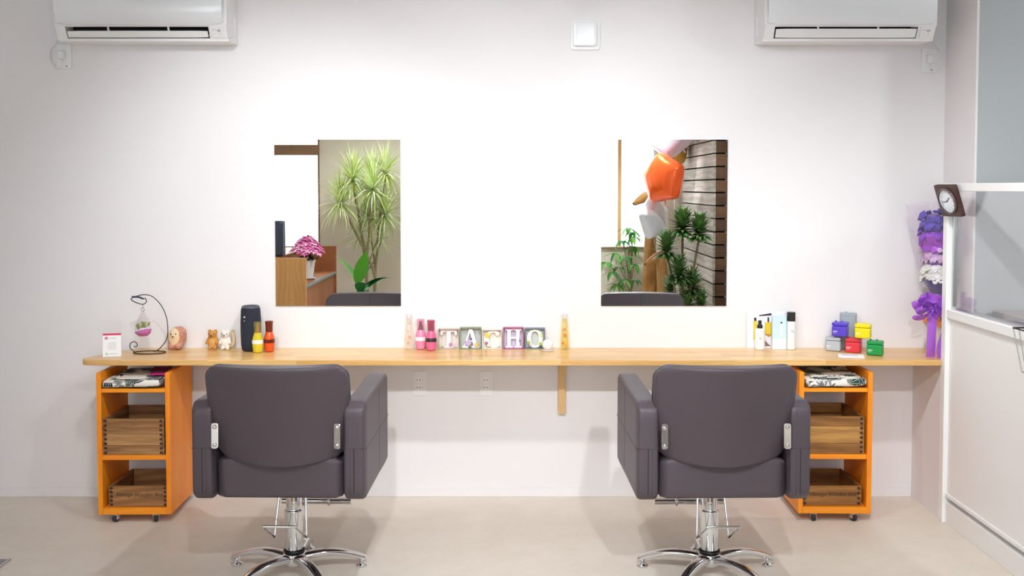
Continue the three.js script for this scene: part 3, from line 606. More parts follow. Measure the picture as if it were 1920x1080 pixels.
{ // hedgehog figure
  const o = thing('hedgehog_figurine', 'pink brown hedgehog figurine with cream face beside the wire stand', 'figurine', [-1.618, ON, 0.055], 0.1);
  const face = (x, y, z) => Math.hypot((x + 0.008) / 0.027, (y - 0.062) / 0.04) < 1 && z > 0.005;
  const g = blob([[0, 0.05, -0.006, 0.041, 0.054, 0.032], [-0.008, 0.058, 0.014, 0.026, 0.04, 0.018], [0.02, 0.07, -0.01, 0.024, 0.034, 0.025], [-0.024, 0.012, 0.016, 0.014, 0.012, 0.014], [0.014, 0.012, 0.018, 0.014, 0.012, 0.014], [-0.008, 0.066, 0.032, 0.008, 0.007, 0.007]], 0.012, [0, 0.056, 0], 0.07, 44,
    (x, y, z) => face(x, y, z) ? '#e9cfa6' : (hash(Math.floor(x * 260), Math.floor(y * 260), Math.floor(z * 90) + 50) > 0.55 ? '#b97a63' : '#cf9680'));
  g.computeBoundingBox(); g.translate(0, -g.boundingBox.min.y, 0);
  add('body', g, M.vc, o);
  for (const s of [-1, 1]) add('eye', new THREE.SphereGeometry(0.0035, 10, 8).translate(-0.008 + s * 0.011, 0.078, 0.031), M.black, o);
  add('nose', new THREE.SphereGeometry(0.0032, 10, 8).translate(-0.009, 0.067, 0.0395), M.black, o);
  const sp = []; for (let k = 0; k < 70; k++) { const a = rr(-0.4, Math.PI + 0.4), b = rr(-0.7, 0.5), q = new THREE.ConeGeometry(0.0045, 0.012, 5); q.rotateZ(a - Math.PI / 2).translate(Math.cos(a) * 0.038, 0.056 + Math.sin(a) * 0.046, -0.012 + b * 0.02); sp.push(paint(q, k % 3 ? '#c08470' : '#a86a58')); }
  add('quills', sp, M.vc, o);
}
function standingAnimal(name, label, x, colors, tail) {
  const o = thing(name, label, 'figurine', [x, ON, 0.055], 0);
  const shapes = [[0, 0.034, 0, 0.023, 0.032, 0.02], [0, 0.07, 0.004, 0.021, 0.019, 0.018], [-0.015, 0.086, 0, 0.0075, 0.0085, 0.006], [0.015, 0.086, 0, 0.0075, 0.0085, 0.006], [0, 0.066, 0.019, 0.009, 0.007, 0.008],
    [[-0.018, 0.048, 0.004], [-0.027, 0.03, 0.01], 0.007, 0.006], [[0.018, 0.048, 0.004], [0.024, 0.03, 0.012], 0.007, 0.006], [[-0.011, 0.01, 0.004], [-0.013, 0.005, 0.014], 0.009, 0.008], [[0.011, 0.01, 0.004], [0.013, 0.005, 0.014], 0.009, 0.008]];
  const g = blob(shapes, 0.009, [0, 0.046, 0], 0.056, 44, (X, Y, Z) => (Math.hypot(X / 0.015, (Y - 0.034) / 0.022) < 1 && Z > 0.008) ? colors[1] : colors[0]);
  g.computeBoundingBox(); g.translate(0, -g.boundingBox.min.y, 0);
  add('body', g, M.vc, o);
  for (const s of [-1, 1]) add('eye', new THREE.SphereGeometry(0.0028, 10, 8).translate(s * 0.0105, 0.077, 0.0215), M.black, o);
  add('nose', new THREE.SphereGeometry(0.0038, 10, 8).translate(0, 0.071, 0.029), M.black, o);
  if (tail) add('tail', tube([[0.018, 0.012, -0.01], [0.034, 0.03, -0.012], [0.035, 0.058, -0.012], [0.03, 0.08, -0.01], [0.036, 0.09, -0.008]], 0.0085, 24, 10), plain(0xdcc39c, 0.8), o);
  return o;
}
standingAnimal('bear_figurine', 'small orange brown standing bear figurine beside the white squirrel', -1.443, ['#c98a3c', '#d9a45a'], false);
standingAnimal('squirrel_figurine', 'small white standing squirrel figurine beside the brown bear', -1.381, ['#efe9de', '#f3efe6'], true);
{
  const o = thing('portable_speaker', 'dark navy cylindrical portable speaker behind the yellow bottle', 'speaker', [-1.25, ON, 0.09]);
  const r = dataTex(128, 128, (u, v) => { const a = 255 * (((Math.floor(u * 64) + Math.floor(v * 64)) % 2) * 0.6 + 0.4 * hash(Math.floor(u * 128), Math.floor(v * 128), 2)); return [a, a, a]; }, 0.06, 0.06, false);
  const g = lathe([[0, 0], [0.036, 0.001], [0.042, 0.006], [0.046, 0.03], [0.048, 0.09], [0.048, 0.14], [0.0455, 0.195], [0.043, 0.207]], 48);
  add('grille_body', uvm(g), S({ color: 0x262a39, roughness: 0.85, bumpMap: r, bumpScale: 0.0005 }), o);
  add('top_rim', lathe([[0.043, 0.207], [0.041, 0.214], [0.036, 0.217], [0.032, 0.2165], [0.03, 0.212], [0, 0.211]], 40), plain(0x4b4e58, 0.4), o);
  for (const [y, s] of [[0.166, 1], [0.148, 0.8]]) add('button', new THREE.SphereGeometry(0.004 * s, 12, 8).scale(1, 1, 0.5).translate(-0.019, y, 0.044), plain(s === 1 ? 0xe9eaee : 0x9c9fa8, 0.4), o);
}
// hourglass-shaped hair oil bottles
function oilBottle(x, z, label, glassColor, liquid, capColor, band, bandText) {
  const o = thing('oil_bottle', label, 'bottle', [x, ON, z], 0, 'hourglass hair oil bottles');
  add('glass_body', lathe([[0, 0], [0.02, 0.001], [0.0225, 0.006], [0.0255, 0.03], [0.026, 0.05], [0.0235, 0.07], [0.0185, 0.086], [0.0165, 0.095]], 32), liquid, o);
  const cap = add('cap', lathe([[0.0165, 0.094], [0.0168, 0.1], [0.0172, 0.12], [0.0185, 0.138], [0.0195, 0.144], [0.0185, 0.1455], [0.0165, 0.144], [0.012, 0.143], [0, 0.143]], 32), glassColor, o);
  add('pump_core', lathe([[0, 0.088], [0.0125, 0.089], [0.011, 0.1], [0.0065, 0.125], [0.005, 0.137], [0, 0.138]], 20), capColor, cap);
  add('label_band', lathe([[0.0262, 0.043], [0.0268, 0.046], [0.0262, 0.058], [0.0255, 0.061]], 32), band, o);
  if (bandText) { const g = new TextGeometry(bandText, { font: sans, size: 0.008, depth: 0.0004, curveSegments: 3 }); g.computeBoundingBox(); g.translate(-(g.boundingBox.max.x) / 2, 0.048, 0.0268); add('lettering', g, plain(0xf2e8ea, 0.5), o); }
  return o;
}
const clearTint = (c, t = 0.75, r = 0.06) => PH({ color: c, transmission: t, thickness: 0, roughness: r, ior: 1.45, side: THREE.DoubleSide });
oilBottle(-1.204, 0.146, 'yellow hourglass oil bottle with a white band in front of the navy speaker', clearTint(0xfbf6c4, 0.9), clearTint(0xffee3c, 0.4), plain(0xa06a24, 0.4), plain(0xf6f4ea, 0.5));
oilBottle(-1.156, 0.118, 'orange hourglass oil bottle with a dark brown cap beside the speaker', clearTint(0x8a3a22, 0.35), plain(0xe2561c, 0.18), plain(0x2c0f0a, 0.3), clearTint(0x7a2a18, 0.2));
oilBottle(-0.441, 0.046, 'paler pink hourglass oil bottle with a white band beside the tall clear bottle', clearTint(0xfbd3e0, 0.85), plain(0xee8db2, 0.2), plain(0x571a2c, 0.3), plain(0xf8eef0, 0.5));
oilBottle(-0.388, 0.082, 'deep pink hourglass oil bottle with a dark band beside the letter T', clearTint(0xd8768c, 0.6), plain(0xea6892, 0.2), plain(0x3c0d1c, 0.3), plain(0x33272b, 0.4));
// tall flower bottles (herbarium)
function flowerBottle(x, label, w, oil, blooms) {
  const o = thing('flower_bottle', label, 'bottle', [x, ON, 0.045], 0, 'flower oil bottles');
  add('glass_body', uvm(lathe([[0, 0], [w, 0.001], [w * 1.06, 0.006], [w * 1.06, 0.055], [w * 0.8, 0.115], [w * 0.62, 0.14], [w * 0.6, 0.15]], 32)), oil, o);
  add('cap', lathe([[w * 0.62, 0.15], [w * 0.66, 0.152], [w * 0.66, 0.168], [w * 0.6, 0.171], [0, 0.171]], 28), PH({ color: 0xf1efec, roughness: 0.2, transmission: 0.3, thickness: 0 }), o);
  for (const [bx, by, r, c] of blooms) {
    const g = []; for (let k = 0; k < 7; k++) g.push(new THREE.SphereGeometry(r * 0.55, 8, 6).scale(1, 1, 0.4).translate(Math.cos(k * 0.9) * r * 0.5, Math.sin(k * 0.9) * r * 0.5, 0));
    g.push(new THREE.SphereGeometry(r * 0.4, 8, 6).translate(0, 0, r * 0.2));
    const m = add('dried_flower', g.map((q) => q.translate(bx, by, 0.004)), plain(c, 0.7), o);
  }
}
flowerBottle(-0.497, 'tall pale bottle with faint dried flowers beside the pink bottles', 0.022, clearTint(0xfdfaf4, 0.85), [[-0.004, 0.03, 0.008, 0xd8b287], [0.004, 0.058, 0.008, 0xdca07e], [-0.005, 0.088, 0.007, 0xe3c9ae], [0.002, 0.125, 0.006, 0xcdb2a6]]);
flowerBottle(0.254, 'tall yellow bottle with orange dried flowers beside the white ball', 0.019, clearTint(0xfdf6cc, 0.88), [[0.006, 0.022, 0.0125, 0xf0b814], [-0.007, 0.03, 0.008, 0xe07a1e], [0.002, 0.066, 0.0095, 0xe8842a], [0, 0.096, 0.0085, 0xe88a30], [0.004, 0.044, 0.008, 0xf3d64a]]);
// letter shadow boxes
[['T', -0.307, 0.022, 0.101, 0.097, '#e6dcd2', '#c9bca8', '#f4e6ee', [['#c48aa8', 0.01, 0.02, 0.009], ['#e5d7a8', -0.03, 0.018, 0.006], ['#cbbfd2', 0.03, 0.016, 0.006]], 'pale cream'],
  ['A', -0.2, 0.028, 0.103, 0.104, '#c9cbc9', '#8f9a76', '#f3eaf4', [['#c6add2', -0.012, 0.028, 0.015], ['#edc35c', 0.028, 0.02, 0.01], ['#4c4450', 0.002, 0.048, 0.005]], 'sage green'],
  ['C', -0.097, 0.022, 0.095, 0.094, '#f3ebe2', '#efe6da', '#fbf3ec', [['#e8d25a', -0.022, 0.065, 0.012], ['#a5788f', -0.027, 0.027, 0.008], ['#c9cf9c', -0.01, 0.012, 0.006]], 'ivory'],
  ['H', 0.007, 0.028, 0.1, 0.104, '#d9c9dc', '#b0587c', '#eceafa', [['#e6b9cc', 0.0, 0.097, 0.006], ['#8d93a6', 0.032, 0.04, 0.006]], 'magenta pink'],
  ['O', 0.111, 0.022, 0.097, 0.1, '#cfd2d2', '#77808a', '#fbf9ea', [['#b5cf58', 0.026, 0.024, 0.008], ['#9fc06a', -0.03, 0.03, 0.008], ['#e7e39a', 0.03, 0.065, 0.007], ['#d6b8cc', -0.022, 0.018, 0.006]], 'slate grey']].forEach(([ch, x, z, w, h, bg, fr, lc, dots, word]) => {
  const o = thing('letter_box', word + ' shadow box holding the white letter ' + ch, 'letter box', [x, ON, z], 0, 'letter boxes spelling a word');
  const a = w / 2, d = 0.019, t = 0.0035;
  add('back_panel', box(-a, a, 0, h, -d, -d + 0.003, 0), plain(bg, 0.7), o);
  add('frame', [box(-a, -a + t, 0, h, -d + 0.003, d, 0.0006), box(a - t, a, 0, h, -d + 0.003, d, 0.0006), box(-a + t, a - t, 0, t, -d + 0.003, d, 0.0006), box(-a + t, a - t, h - t, h, -d + 0.003, d, 0.0006)], plain(ch === 'H' ? 0xb85a84 : fr, 0.5), o);
  const g = new TextGeometry(ch, { font: serifBold, size: h * 0.84, depth: 0.012, curveSegments: 8, bevelEnabled: true, bevelSize: 0.0012, bevelThickness: 0.001, bevelSegments: 2 });
  g.computeBoundingBox(); const b = g.boundingBox, sx = (w * 0.8) / (b.max.x - b.min.x), sy = (h - 2 * t - 0.004) / (b.max.y - b.min.y);
  g.translate(-(b.min.x + b.max.x) / 2, -b.min.y, 0).scale(Math.min(sx, 1.25), Math.min(sy, 1.2), 1).translate(0, t + 0.0005, -0.006);
  add('letter', g, plain(lc, 0.6), o);
  for (const [c, dx, dy, r] of dots) {
    const petals = []; for (let k = 0; k < 5; k++) petals.push(new THREE.SphereGeometry(r * 0.55, 8, 6).scale(1, 1, 0.35).translate(Math.cos(k * 1.257) * r * 0.55, Math.sin(k * 1.257) * r * 0.55, 0));
    add('flower', petals.map((q) => q.translate(dx, dy, 0.0115)), plain(c, 0.7), o);
  }
});
{
  const o = thing('white_ball', 'small white fuzzy ball on a round stand in front of the letter O', 'ornament', [0.17, ON, 0.1]);
  add('saucer', lathe([[0, 0], [0.024, 0.0005], [0.028, 0.003], [0.026, 0.005], [0, 0.004]], 28), plain(0xf4ede6, 0.4), o);
  const g = new THREE.IcosahedronGeometry(0.026, 4), p = g.attributes.position;
  for (let i = 0; i < p.count; i++) { const f = 1 + 0.05 * (hash(Math.round(p.getX(i) * 9000), Math.round(p.getY(i) * 9000), Math.round(p.getZ(i) * 9000)) - 0.5); p.setXYZ(i, p.getX(i) * f, p.getY(i) * f, p.getZ(i) * f); }
  g.computeVertexNormals(); add('ball', g.translate(0, 0.03, 0), plain(0xfaf4f3, 0.95), o);
}
{ // display card printed with amber bottles
  const c = document.createElement('canvas'); c.width = 400; c.height = 380; const x = c.getContext('2d');
  x.fillStyle = '#f6f3f8'; x.fillRect(0, 0, 400, 380);
  x.fillStyle = '#ead258'; x.fillRect(66, 96, 44, 200); x.fillStyle = '#33262e'; x.fillRect(76, 62, 24, 34);
  x.fillStyle = '#ecc83c'; x.fillRect(188, 110, 74, 130); x.fillStyle = '#c98a34'; x.beginPath(); x.moveTo(188, 232); x.lineTo(262, 240); x.lineTo(232, 266); x.lineTo(188, 240); x.fill();
  x.fillStyle = '#2e2a3a'; x.fillRect(216, 58, 18, 52); x.beginPath(); x.moveTo(128, 36); x.lineTo(258, 14); x.lineTo(258, 40); x.lineTo(128, 46); x.fill();
  x.fillStyle = '#8a7a72'; x.beginPath(); x.moveTo(188, 300); x.lineTo(188, 362); x.lineTo(250, 362); x.fill();
  const t = new THREE.CanvasTexture(c); t.colorSpace = THREE.SRGBColorSpace;
  const o = thing('display_card', 'white upright display card printed with amber bottles leaning on the wall', 'display card', [1.235, ON, 0.016]);
  add('board', box(-0.094, 0.094, 0, 0.178, -0.0015, 0.0015, 0), plain(0xf6f3f8, 0.5), o).rotation.x = -0.06;
  const pr = add('print', new THREE.PlaneGeometry(0.186, 0.176).translate(0, 0.089, 0.002), S({ map: t, roughness: 0.4 }), o); pr.rotation.x = -0.06;
}
{
  const o = thing('spray_bottle', 'white round bottle with a slim black pump cap before the display card', 'bottle', [1.196, ON, 0.05]);
  add('body', lathe([[0, 0], [0.0215, 0.0005], [0.023, 0.003], [0.023, 0.094], [0.019, 0.101], [0.01, 0.103], [0, 0.103]], 32), plain(0xf6f5f4, 0.35), o);
  add('pump_cap', lathe([[0.0115, 0.101], [0.0125, 0.102], [0.0125, 0.118], [0.008, 0.12], [0.008, 0.138], [0.0072, 0.14], [0, 0.14]], 24), M.black, o);
  const g = new TextGeometry('N.', { font: sans, size: 0.011, depth: 0.0004, curveSegments: 3 }); add('lettering', g.translate(-0.008, 0.05, 0.0229), plain(0x8a8a92, 0.5), o);
}
{
  const o = thing('gift_carton', 'pale blue and white flat carton beside the tall black-capped bottle', 'carton', [1.289, ON, 0.048]);
  add('box_body', box(-0.034, 0.034, 0, 0.052, -0.011, 0.011, 0.001), plain(0xf4f2f6, 0.4), o);
  add('upper_panel', box(-0.034, 0.034, 0.0522, 0.162, -0.011, 0.011, 0.001), plain(0xcfe9f2, 0.4), o);
  const b = add('printed_tube', box(0.003, 0.014, 0.064, 0.124, 0.0112, 0.0118, 0), plain(0xe9eef4, 0.4), o);
  add('printed_dot', new THREE.CylinderGeometry(0.0042, 0.0042, 0.0006, 16).rotateX(Math.PI / 2).translate(0.0085, 0.13, 0.0115), M.dark, o);
}
{
  const o = thing('tall_bottle', 'tall white bottle with a large black cap beside the pale blue carton', 'bottle', [1.346, ON, 0.052]);
  add('body', lathe([[0, 0], [0.019, 0.0005], [0.0205, 0.003], [0.0205, 0.134], [0.019, 0.137], [0, 0.137]], 32), plain(0xf8f7f5, 0.3), o);
  add('cap', lathe([[0.0195, 0.1375], [0.0205, 0.139], [0.0205, 0.179], [0.0195, 0.181], [0, 0.181]], 32), plain(0x2a282c, 0.25), o);
  const g = new TextGeometry('N.', { font: sans, size: 0.014, depth: 0.0004, curveSegments: 3 }); add('lettering', g.translate(-0.006, 0.084, 0.0202), plain(0xa2a2a6, 0.5), o);
}
// coloured tub boxes
const Wd = 0.07, Hd = 0.067;
[[1.545, ON, 0.082, 0xb9bfc8, 'pale grey wax tub at the lower end of the stack under the purple one'], [1.624, ON, 0.13, 0xe23a48, 'red wax tub in the bottom row of the stack'], [1.697, ON, 0.212, 0x16984a, 'green wax tub in the bottom row beside the purple bouquet'],
  [1.566, ON + Hd + 0.006, 0.108, 0x5a44cc, 'purple wax tub in the middle row of the stack'], [1.655, ON + Hd + 0.006, 0.168, 0xf2e012, 'yellow wax tub in the middle row above the green tub']].forEach(([x, y, z, c, l], i) => {
  const o = thing('wax_tub', l, 'tub', [x, y, z], -0.5, 'stacked coloured wax tubs');
  const m = plain(c, 0.35);
  add('body', softBox(Wd, Hd * 0.74, 0.058, 0.004, 0.004, 10).translate(0, Hd * 0.37, 0), m, o);
  add('lid', softBox(Wd + 0.0008, Hd * 0.255, 0.0588, 0.004, 0.004, 10).translate(0, Hd * 0.872, 0), m, o);
  for (const s of [-1, 1]) add('lid_knob', lathe([[0, 0.006], [0.0035, 0.0055], [0.005, 0.003], [0.005, 0]], 14).translate(s * 0.014 - 0.008, Hd - 0.0002, -0.008), m, o);
  add('printed_mark', [box(-0.029, -0.008, 0.022, 0.0265, 0.029, 0.0294, 0), box(-0.029, -0.014, 0.0155, 0.0175, 0.029, 0.0294, 0)], plain(new THREE.Color(c).lerp(new THREE.Color(0xffffff), 0.55), 0.5), o);
});
{
  const o = thing('grey_carton', 'darker grey carton standing behind the purple and yellow tubs', 'carton', [1.628, ON, 0.036], -0.3);
  add('body', softBox(0.076, 0.172, 0.034, 0.003, 0.003, 8).translate(0, 0.086, 0), plain(0xa4acb4, 0.4), o);
  add('lid', softBox(0.0768, 0.02, 0.0345, 0.003, 0.003, 8).translate(0, 0.166, 0), plain(0xa4acb4, 0.4), o);
  add('lid_knob', lathe([[0, 0.005], [0.004, 0.0045], [0.005, 0]], 12).translate(-0.012, 0.176, 0), plain(0x8f979f, 0.4), o);
}
{
  const o = thing('card_stack', 'flat white printed card lying before the red tub', 'card', [1.564, ON, 0.272], -0.25);
  add('card', box(-0.057, 0.057, 0, 0.008, -0.036, 0.036, 0.001), plain(0xf7eef0, 0.5), o);
  add('printed_area', box(-0.04, 0.03, 0.008, 0.0084, -0.024, 0.022, 0), plain(0xd9d3e2, 0.5), o);
}
// ------------------------------------------------------------------ bouquet on the wooden ledge
{
  const o = thing('flower_bouquet', 'cellophane-wrapped purple and white flower bouquet with a purple satin bow', 'bouquet', [2.034, 0.892, 0.17]);
  o.rotation.z = 0.13; o.scale.set(1.12, 1, 1.0);
  const at = (pts) => lathe(pts, 40);
  const crumple = (g, a, s) => { const p = g.attributes.position; for (let i = 0; i < p.count; i++) { const x = p.getX(i), y = p.getY(i), z = p.getZ(i), th = Math.atan2(z, x), f = 1 + a * (Math.sin(th * 7 + y * 30 + s) * 0.6 + Math.sin(th * 13 - y * 22 + s * 2) * 0.4); p.setXYZ(i, x * f, y, z * f); } g.computeVertexNormals(); return g; };
  const fine = (pts) => { const q = []; for (let i = 0; i + 1 < pts.length; i++) for (let k = 0; k < 5; k++) q.push([pts[i][0] + (pts[i + 1][0] - pts[i][0]) * k / 5, pts[i][1] + (pts[i + 1][1] - pts[i][1]) * k / 5]); q.push(pts[pts.length - 1]); return q; };
  add('foil_wrap', crumple(lathe(fine([[0.012, 0.0], [0.02, 0.03], [0.028, 0.09], [0.045, 0.15], [0.066, 0.2], [0.06, 0.205]]), 60), 0.09, 1), PH({ color: 0x6d6fa8, metalness: 0.5, roughness: 0.3, side: THREE.DoubleSide }), o, 'crinkled blue violet foil');
  // flower layers
  const flower = (r, c, n) => { const g = []; for (let k = 0; k < n; k++) { const t = k / n, a = k * 2.4, rad = r * Math.sqrt(t), s = r * 0.42; const q = new THREE.SphereGeometry(s, 8, 6).scale(1, 0.45, 1); q.rotateX(-0.5 * t).rotateY(a).translate(Math.cos(a) * rad, r * 0.5 * (1 - t), Math.sin(a) * rad); const cc = new THREE.Color(c); cc.offsetHSL(0, 0, (hash(k, n, 3) - 0.5) * 0.1); g.push(paint(q, cc)); } return join(g); };
  const layer = (name, y, R, n, r, c, hh) => { for (let k = 0; k < n; k++) { const a = k / n * Math.PI * 2 + y * 9, f = flower(r, Array.isArray(c) ? c[k % c.length] : c, 16); f.rotateX(rr(0.6, 1.2)).rotateY(Math.PI / 2 - a + rr(-0.3, 0.3)); const Rj = R + rr(-0.006, 0.014); f.translate(Math.cos(a) * Rj, y + rr(-hh, hh) * 2, Math.sin(a) * Rj); add(name, f, M.vc, o); } };
  layer('white_flower', 0.215, 0.045, 8, 0.03, ['#f4f3ea', '#eef0e2'], 0.008);
  layer('white_flower', 0.25, 0.04, 8, 0.027, ['#f6f4ee', '#e9ecd9'], 0.006);
  layer('pink_flower', 0.3, 0.042, 11, 0.02, ['#dcb2dc', '#e6c6e4', '#d2a4d6'], 0.012);
  layer('pink_flower', 0.325, 0.038, 9, 0.018, ['#d8aadd', '#e2bfe4'], 0.01);
  layer('purple_flower', 0.37, 0.036, 9, 0.023, ['#a03cc8', '#b45ad8'], 0.012);
  layer('purple_flower', 0.41, 0.038, 9, 0.021, ['#8a3cc0', '#9a4ccc'], 0.01);
  layer('violet_flower', 0.455, 0.04, 10, 0.021, ['#4e3aa2', '#5c48b4', '#6a4ab0'], 0.012);
  layer('violet_flower', 0.49, 0.034, 8, 0.02, ['#5346ac', '#463490'], 0.008);
  add('core', crumple(lathe(fine([[0.02, 0.06], [0.045, 0.2], [0.038, 0.3], [0.036, 0.4], [0.03, 0.5], [0.002, 0.505]]), 40), 0.05, 3), plain(0x7a56a8, 0.7), o);
  const tissue = crumple(lathe(fine([[0.05, 0.335], [0.058, 0.37], [0.06, 0.405]]), 60), 0.1, 5);
  add('tissue_collar', tissue, PH({ color: 0xb84ad0, roughness: 0.6, transmission: 0.35, thickness: 0, side: THREE.DoubleSide }), o, 'thin magenta tissue frill');
  add('cellophane', crumple(lathe(fine([[0.02, 0.07], [0.05, 0.15], [0.078, 0.22], [0.08, 0.34], [0.088, 0.46], [0.1, 0.56]]), 64), 0.05, 2), PH({ color: 0xfbf8fc, roughness: 0.06, transmission: 0.95, thickness: 0, ior: 1.4, side: THREE.DoubleSide }), o, 'clear crinkled wrapping');
  // satin bow and tails: bands of ribbon with real width
  const satin = PH({ color: 0xbb6ee4, metalness: 0.3, roughness: 0.27, sheen: 0.6, sheenColor: new THREE.Color(0xe8b6ff), clearcoat: 0.25, clearcoatRoughness: 0.25, side: THREE.DoubleSide });
  const band = (pts, w, side) => { // path points, width along direction "side"
    const c = new THREE.CatmullRomCurve3(pts.map((p) => V(...p))), n = 36, A = [], pos = [], idx = [], d = V(...side).normalize();
    for (let i = 0; i <= n; i++) { const p = c.getPoint(i / n), t = c.getTangent(i / n), b = d.clone().addScaledVector(t, -d.dot(t)).normalize(), nn = t.clone().cross(b); for (const [s, e] of [[-1, 1], [1, 1], [1, -1], [-1, -1]]) { const q = p.clone().addScaledVector(b, s * w / 2).addScaledVector(nn, e * 0.0003); pos.push(q.x, q.y, q.z); } }
    for (let i = 0; i < n; i++) for (let j = 0; j < 4; j++) { const a = i * 4 + j, b = i * 4 + (j + 1) % 4; idx.push(a, b, a + 4, b, b + 4, a + 4); }
    let g = new THREE.BufferGeometry(); g.setAttribute('position', new THREE.Float32BufferAttribute(pos, 3)); g.setIndex(idx); g = g.toNonIndexed(); g.computeVertexNormals(); return uvm(g);
  };
  const K = [-0.085, 0.085, 0.1];           // knot, in front of the foil on the counter side
  const loop = (a, r, tilt, w) => { const cx = Math.cos(a), cy = Math.sin(a); return band([K, [K[0] + cx * r * 0.5 - cy * r * 0.3, K[1] + cy * r * 0.5 + cx * r * 0.3, K[2] + 0.012], [K[0] + cx * r, K[1] + cy * r, K[2] + tilt], [K[0] + cx * r * 0.5 + cy * r * 0.3, K[1] + cy * r * 0.5 - cx * r * 0.3, K[2] + 0.018], K], w, [0.25 + 0.5 * Math.sin(a), 0.75, 0.75]); };
  [[2.6, 0.075, 0.03], [1.9, 0.066, 0.02], [3.5, 0.078, 0.028], [0.6, 0.055, 0.02], [4.3, 0.05, 0.03], [5.6, 0.05, 0.03], [1.2, 0.05, 0.035], [3.0, 0.06, 0.05], [4.9, 0.042, 0.045], [0, 0.045, 0.04]].forEach(([a, r, t]) => add('bow_loop', loop(a, r, t, 0.042), satin, o));
  add('knot', new THREE.SphereGeometry(0.014, 14, 10).translate(...K), satin, o);
  add('ribbon_tail', band([K, [-0.09, 0.03, 0.118], [-0.1, -0.04, 0.115], [-0.105, -0.1, 0.108], [-0.11, -0.145, 0.1]], 0.036, [1, 0, 0.1]), satin, o);
  add('ribbon_tail', band([K, [-0.045, 0.055, 0.12], [-0.035, 0.01, 0.135], [-0.06, -0.05, 0.14], [-0.078, -0.1, 0.14], [-0.08, -0.147, 0.142]], 0.03, [1, 0, 0.1]), satin, o);
  add('ribbon_tail', band([[-0.11, -0.143, 0.098], [-0.14, -0.1465, 0.1], [-0.17, -0.145, 0.108], [-0.2, -0.135, 0.11]], 0.012, [0, 0.2, 1]), satin, o);
}
// ------------------------------------------------------------------ clock hung on the partition corner, wire basket
{
  const o = thing('wall_clock', 'square brown framed clock with a white round dial hung on the partition corner', 'clock', [1.914, 1.457, 0.47]);
  const u = V(0.218, 0, 0.976).normalize(), d = V(0.047, -0.141, -0.0105).normalize(), up = d.clone().negate(), nrm = u.clone().cross(up).normalize();
  o.quaternion.setFromRotationMatrix(new THREE.Matrix4().makeBasis(u, up, nrm));
  const a = 0.073;
  add('case', softBox(2 * a, 2 * a, 0.018, 0.003, 0.004, 8).translate(0, 0, -0.009), plain(0x4a2f2c, 0.45), o);
  add('bezel', lathe([[0.052, 0.0], [0.06, 0.0], [0.061, 0.006], [0.056, 0.01], [0.052, 0.008]], 48).rotateX(Math.PI / 2), plain(0x6d5a5c, 0.35), o);
  const c = document.createElement('canvas'); c.width = c.height = 256; const x = c.getContext('2d');
  x.fillStyle = '#eef3fb'; x.fillRect(0, 0, 256, 256); x.fillStyle = '#4a5464'; x.font = '34px sans-serif'; x.textAlign = 'center'; x.textBaseline = 'middle';
  for (let h = 1; h <= 12; h++) { const q = h * Math.PI / 6; x.fillText(String(h), 128 + Math.sin(q) * 96, 128 - Math.cos(q) * 96); }
  const t = new THREE.CanvasTexture(c); t.colorSpace = THREE.SRGBColorSpace;
  const dial = add('dial', new THREE.CircleGeometry(0.0535, 48).translate(0, 0, 0.002), S({ map: t, roughness: 0.4 }), o);
  const hand = (ang, len, w) => box(-w, w, -0.006, len, 0.003, 0.0042, 0).rotateZ(-ang);
  add('hour_hand', hand(1.73 * Math.PI / 6, 0.027, 0.0016), M.dark, o);
  add('minute_hand', hand(43.5 * Math.PI / 30, 0.039, 0.0011), M.dark, o);
}
{
  const o = thing('wire_basket', 'thin wire basket hooked on the partition at the picture edge', 'basket', [1.917, 0.995, 1.31]);
  const W = [[-0.045, 0.045], [-0.13, 0.13]], T = 0.0022;
  add('rim', [...polyrod([[0.035, 0, -0.13], [-0.05, 0, -0.13], [-0.05, 0, 0.13], [0.035, 0, 0.13], [0.035, 0, -0.13]], 0.003)], M.iron, o);
  const g = [];
  for (let k = 0; k < 7; k++) { const z = -0.13 + k * 0.26 / 6; g.push(rod([-0.05, 0, z], [-0.03, -0.16, z * 0.75], T, 6), rod([0.035, 0, z], [0.028, -0.16, z * 0.75], T, 6), rod([-0.03, -0.16, z * 0.75], [0.028, -0.16, z * 0.75], T, 6)); }
  g.push(...polyrod([[0.028, -0.16, -0.0975], [-0.03, -0.16, -0.0975], [-0.03, -0.16, 0.0975], [0.028, -0.16, 0.0975], [0.028, -0.16, -0.0975]], T));
  add('wires', g, M.steel, o);
  for (const z of [-0.08, 0.08]) add('hook', polyrod([[0.035, 0, z], [0.03, -0.022, z], [0.06, -0.0225, z]], 0.002), M.iron, o);
}
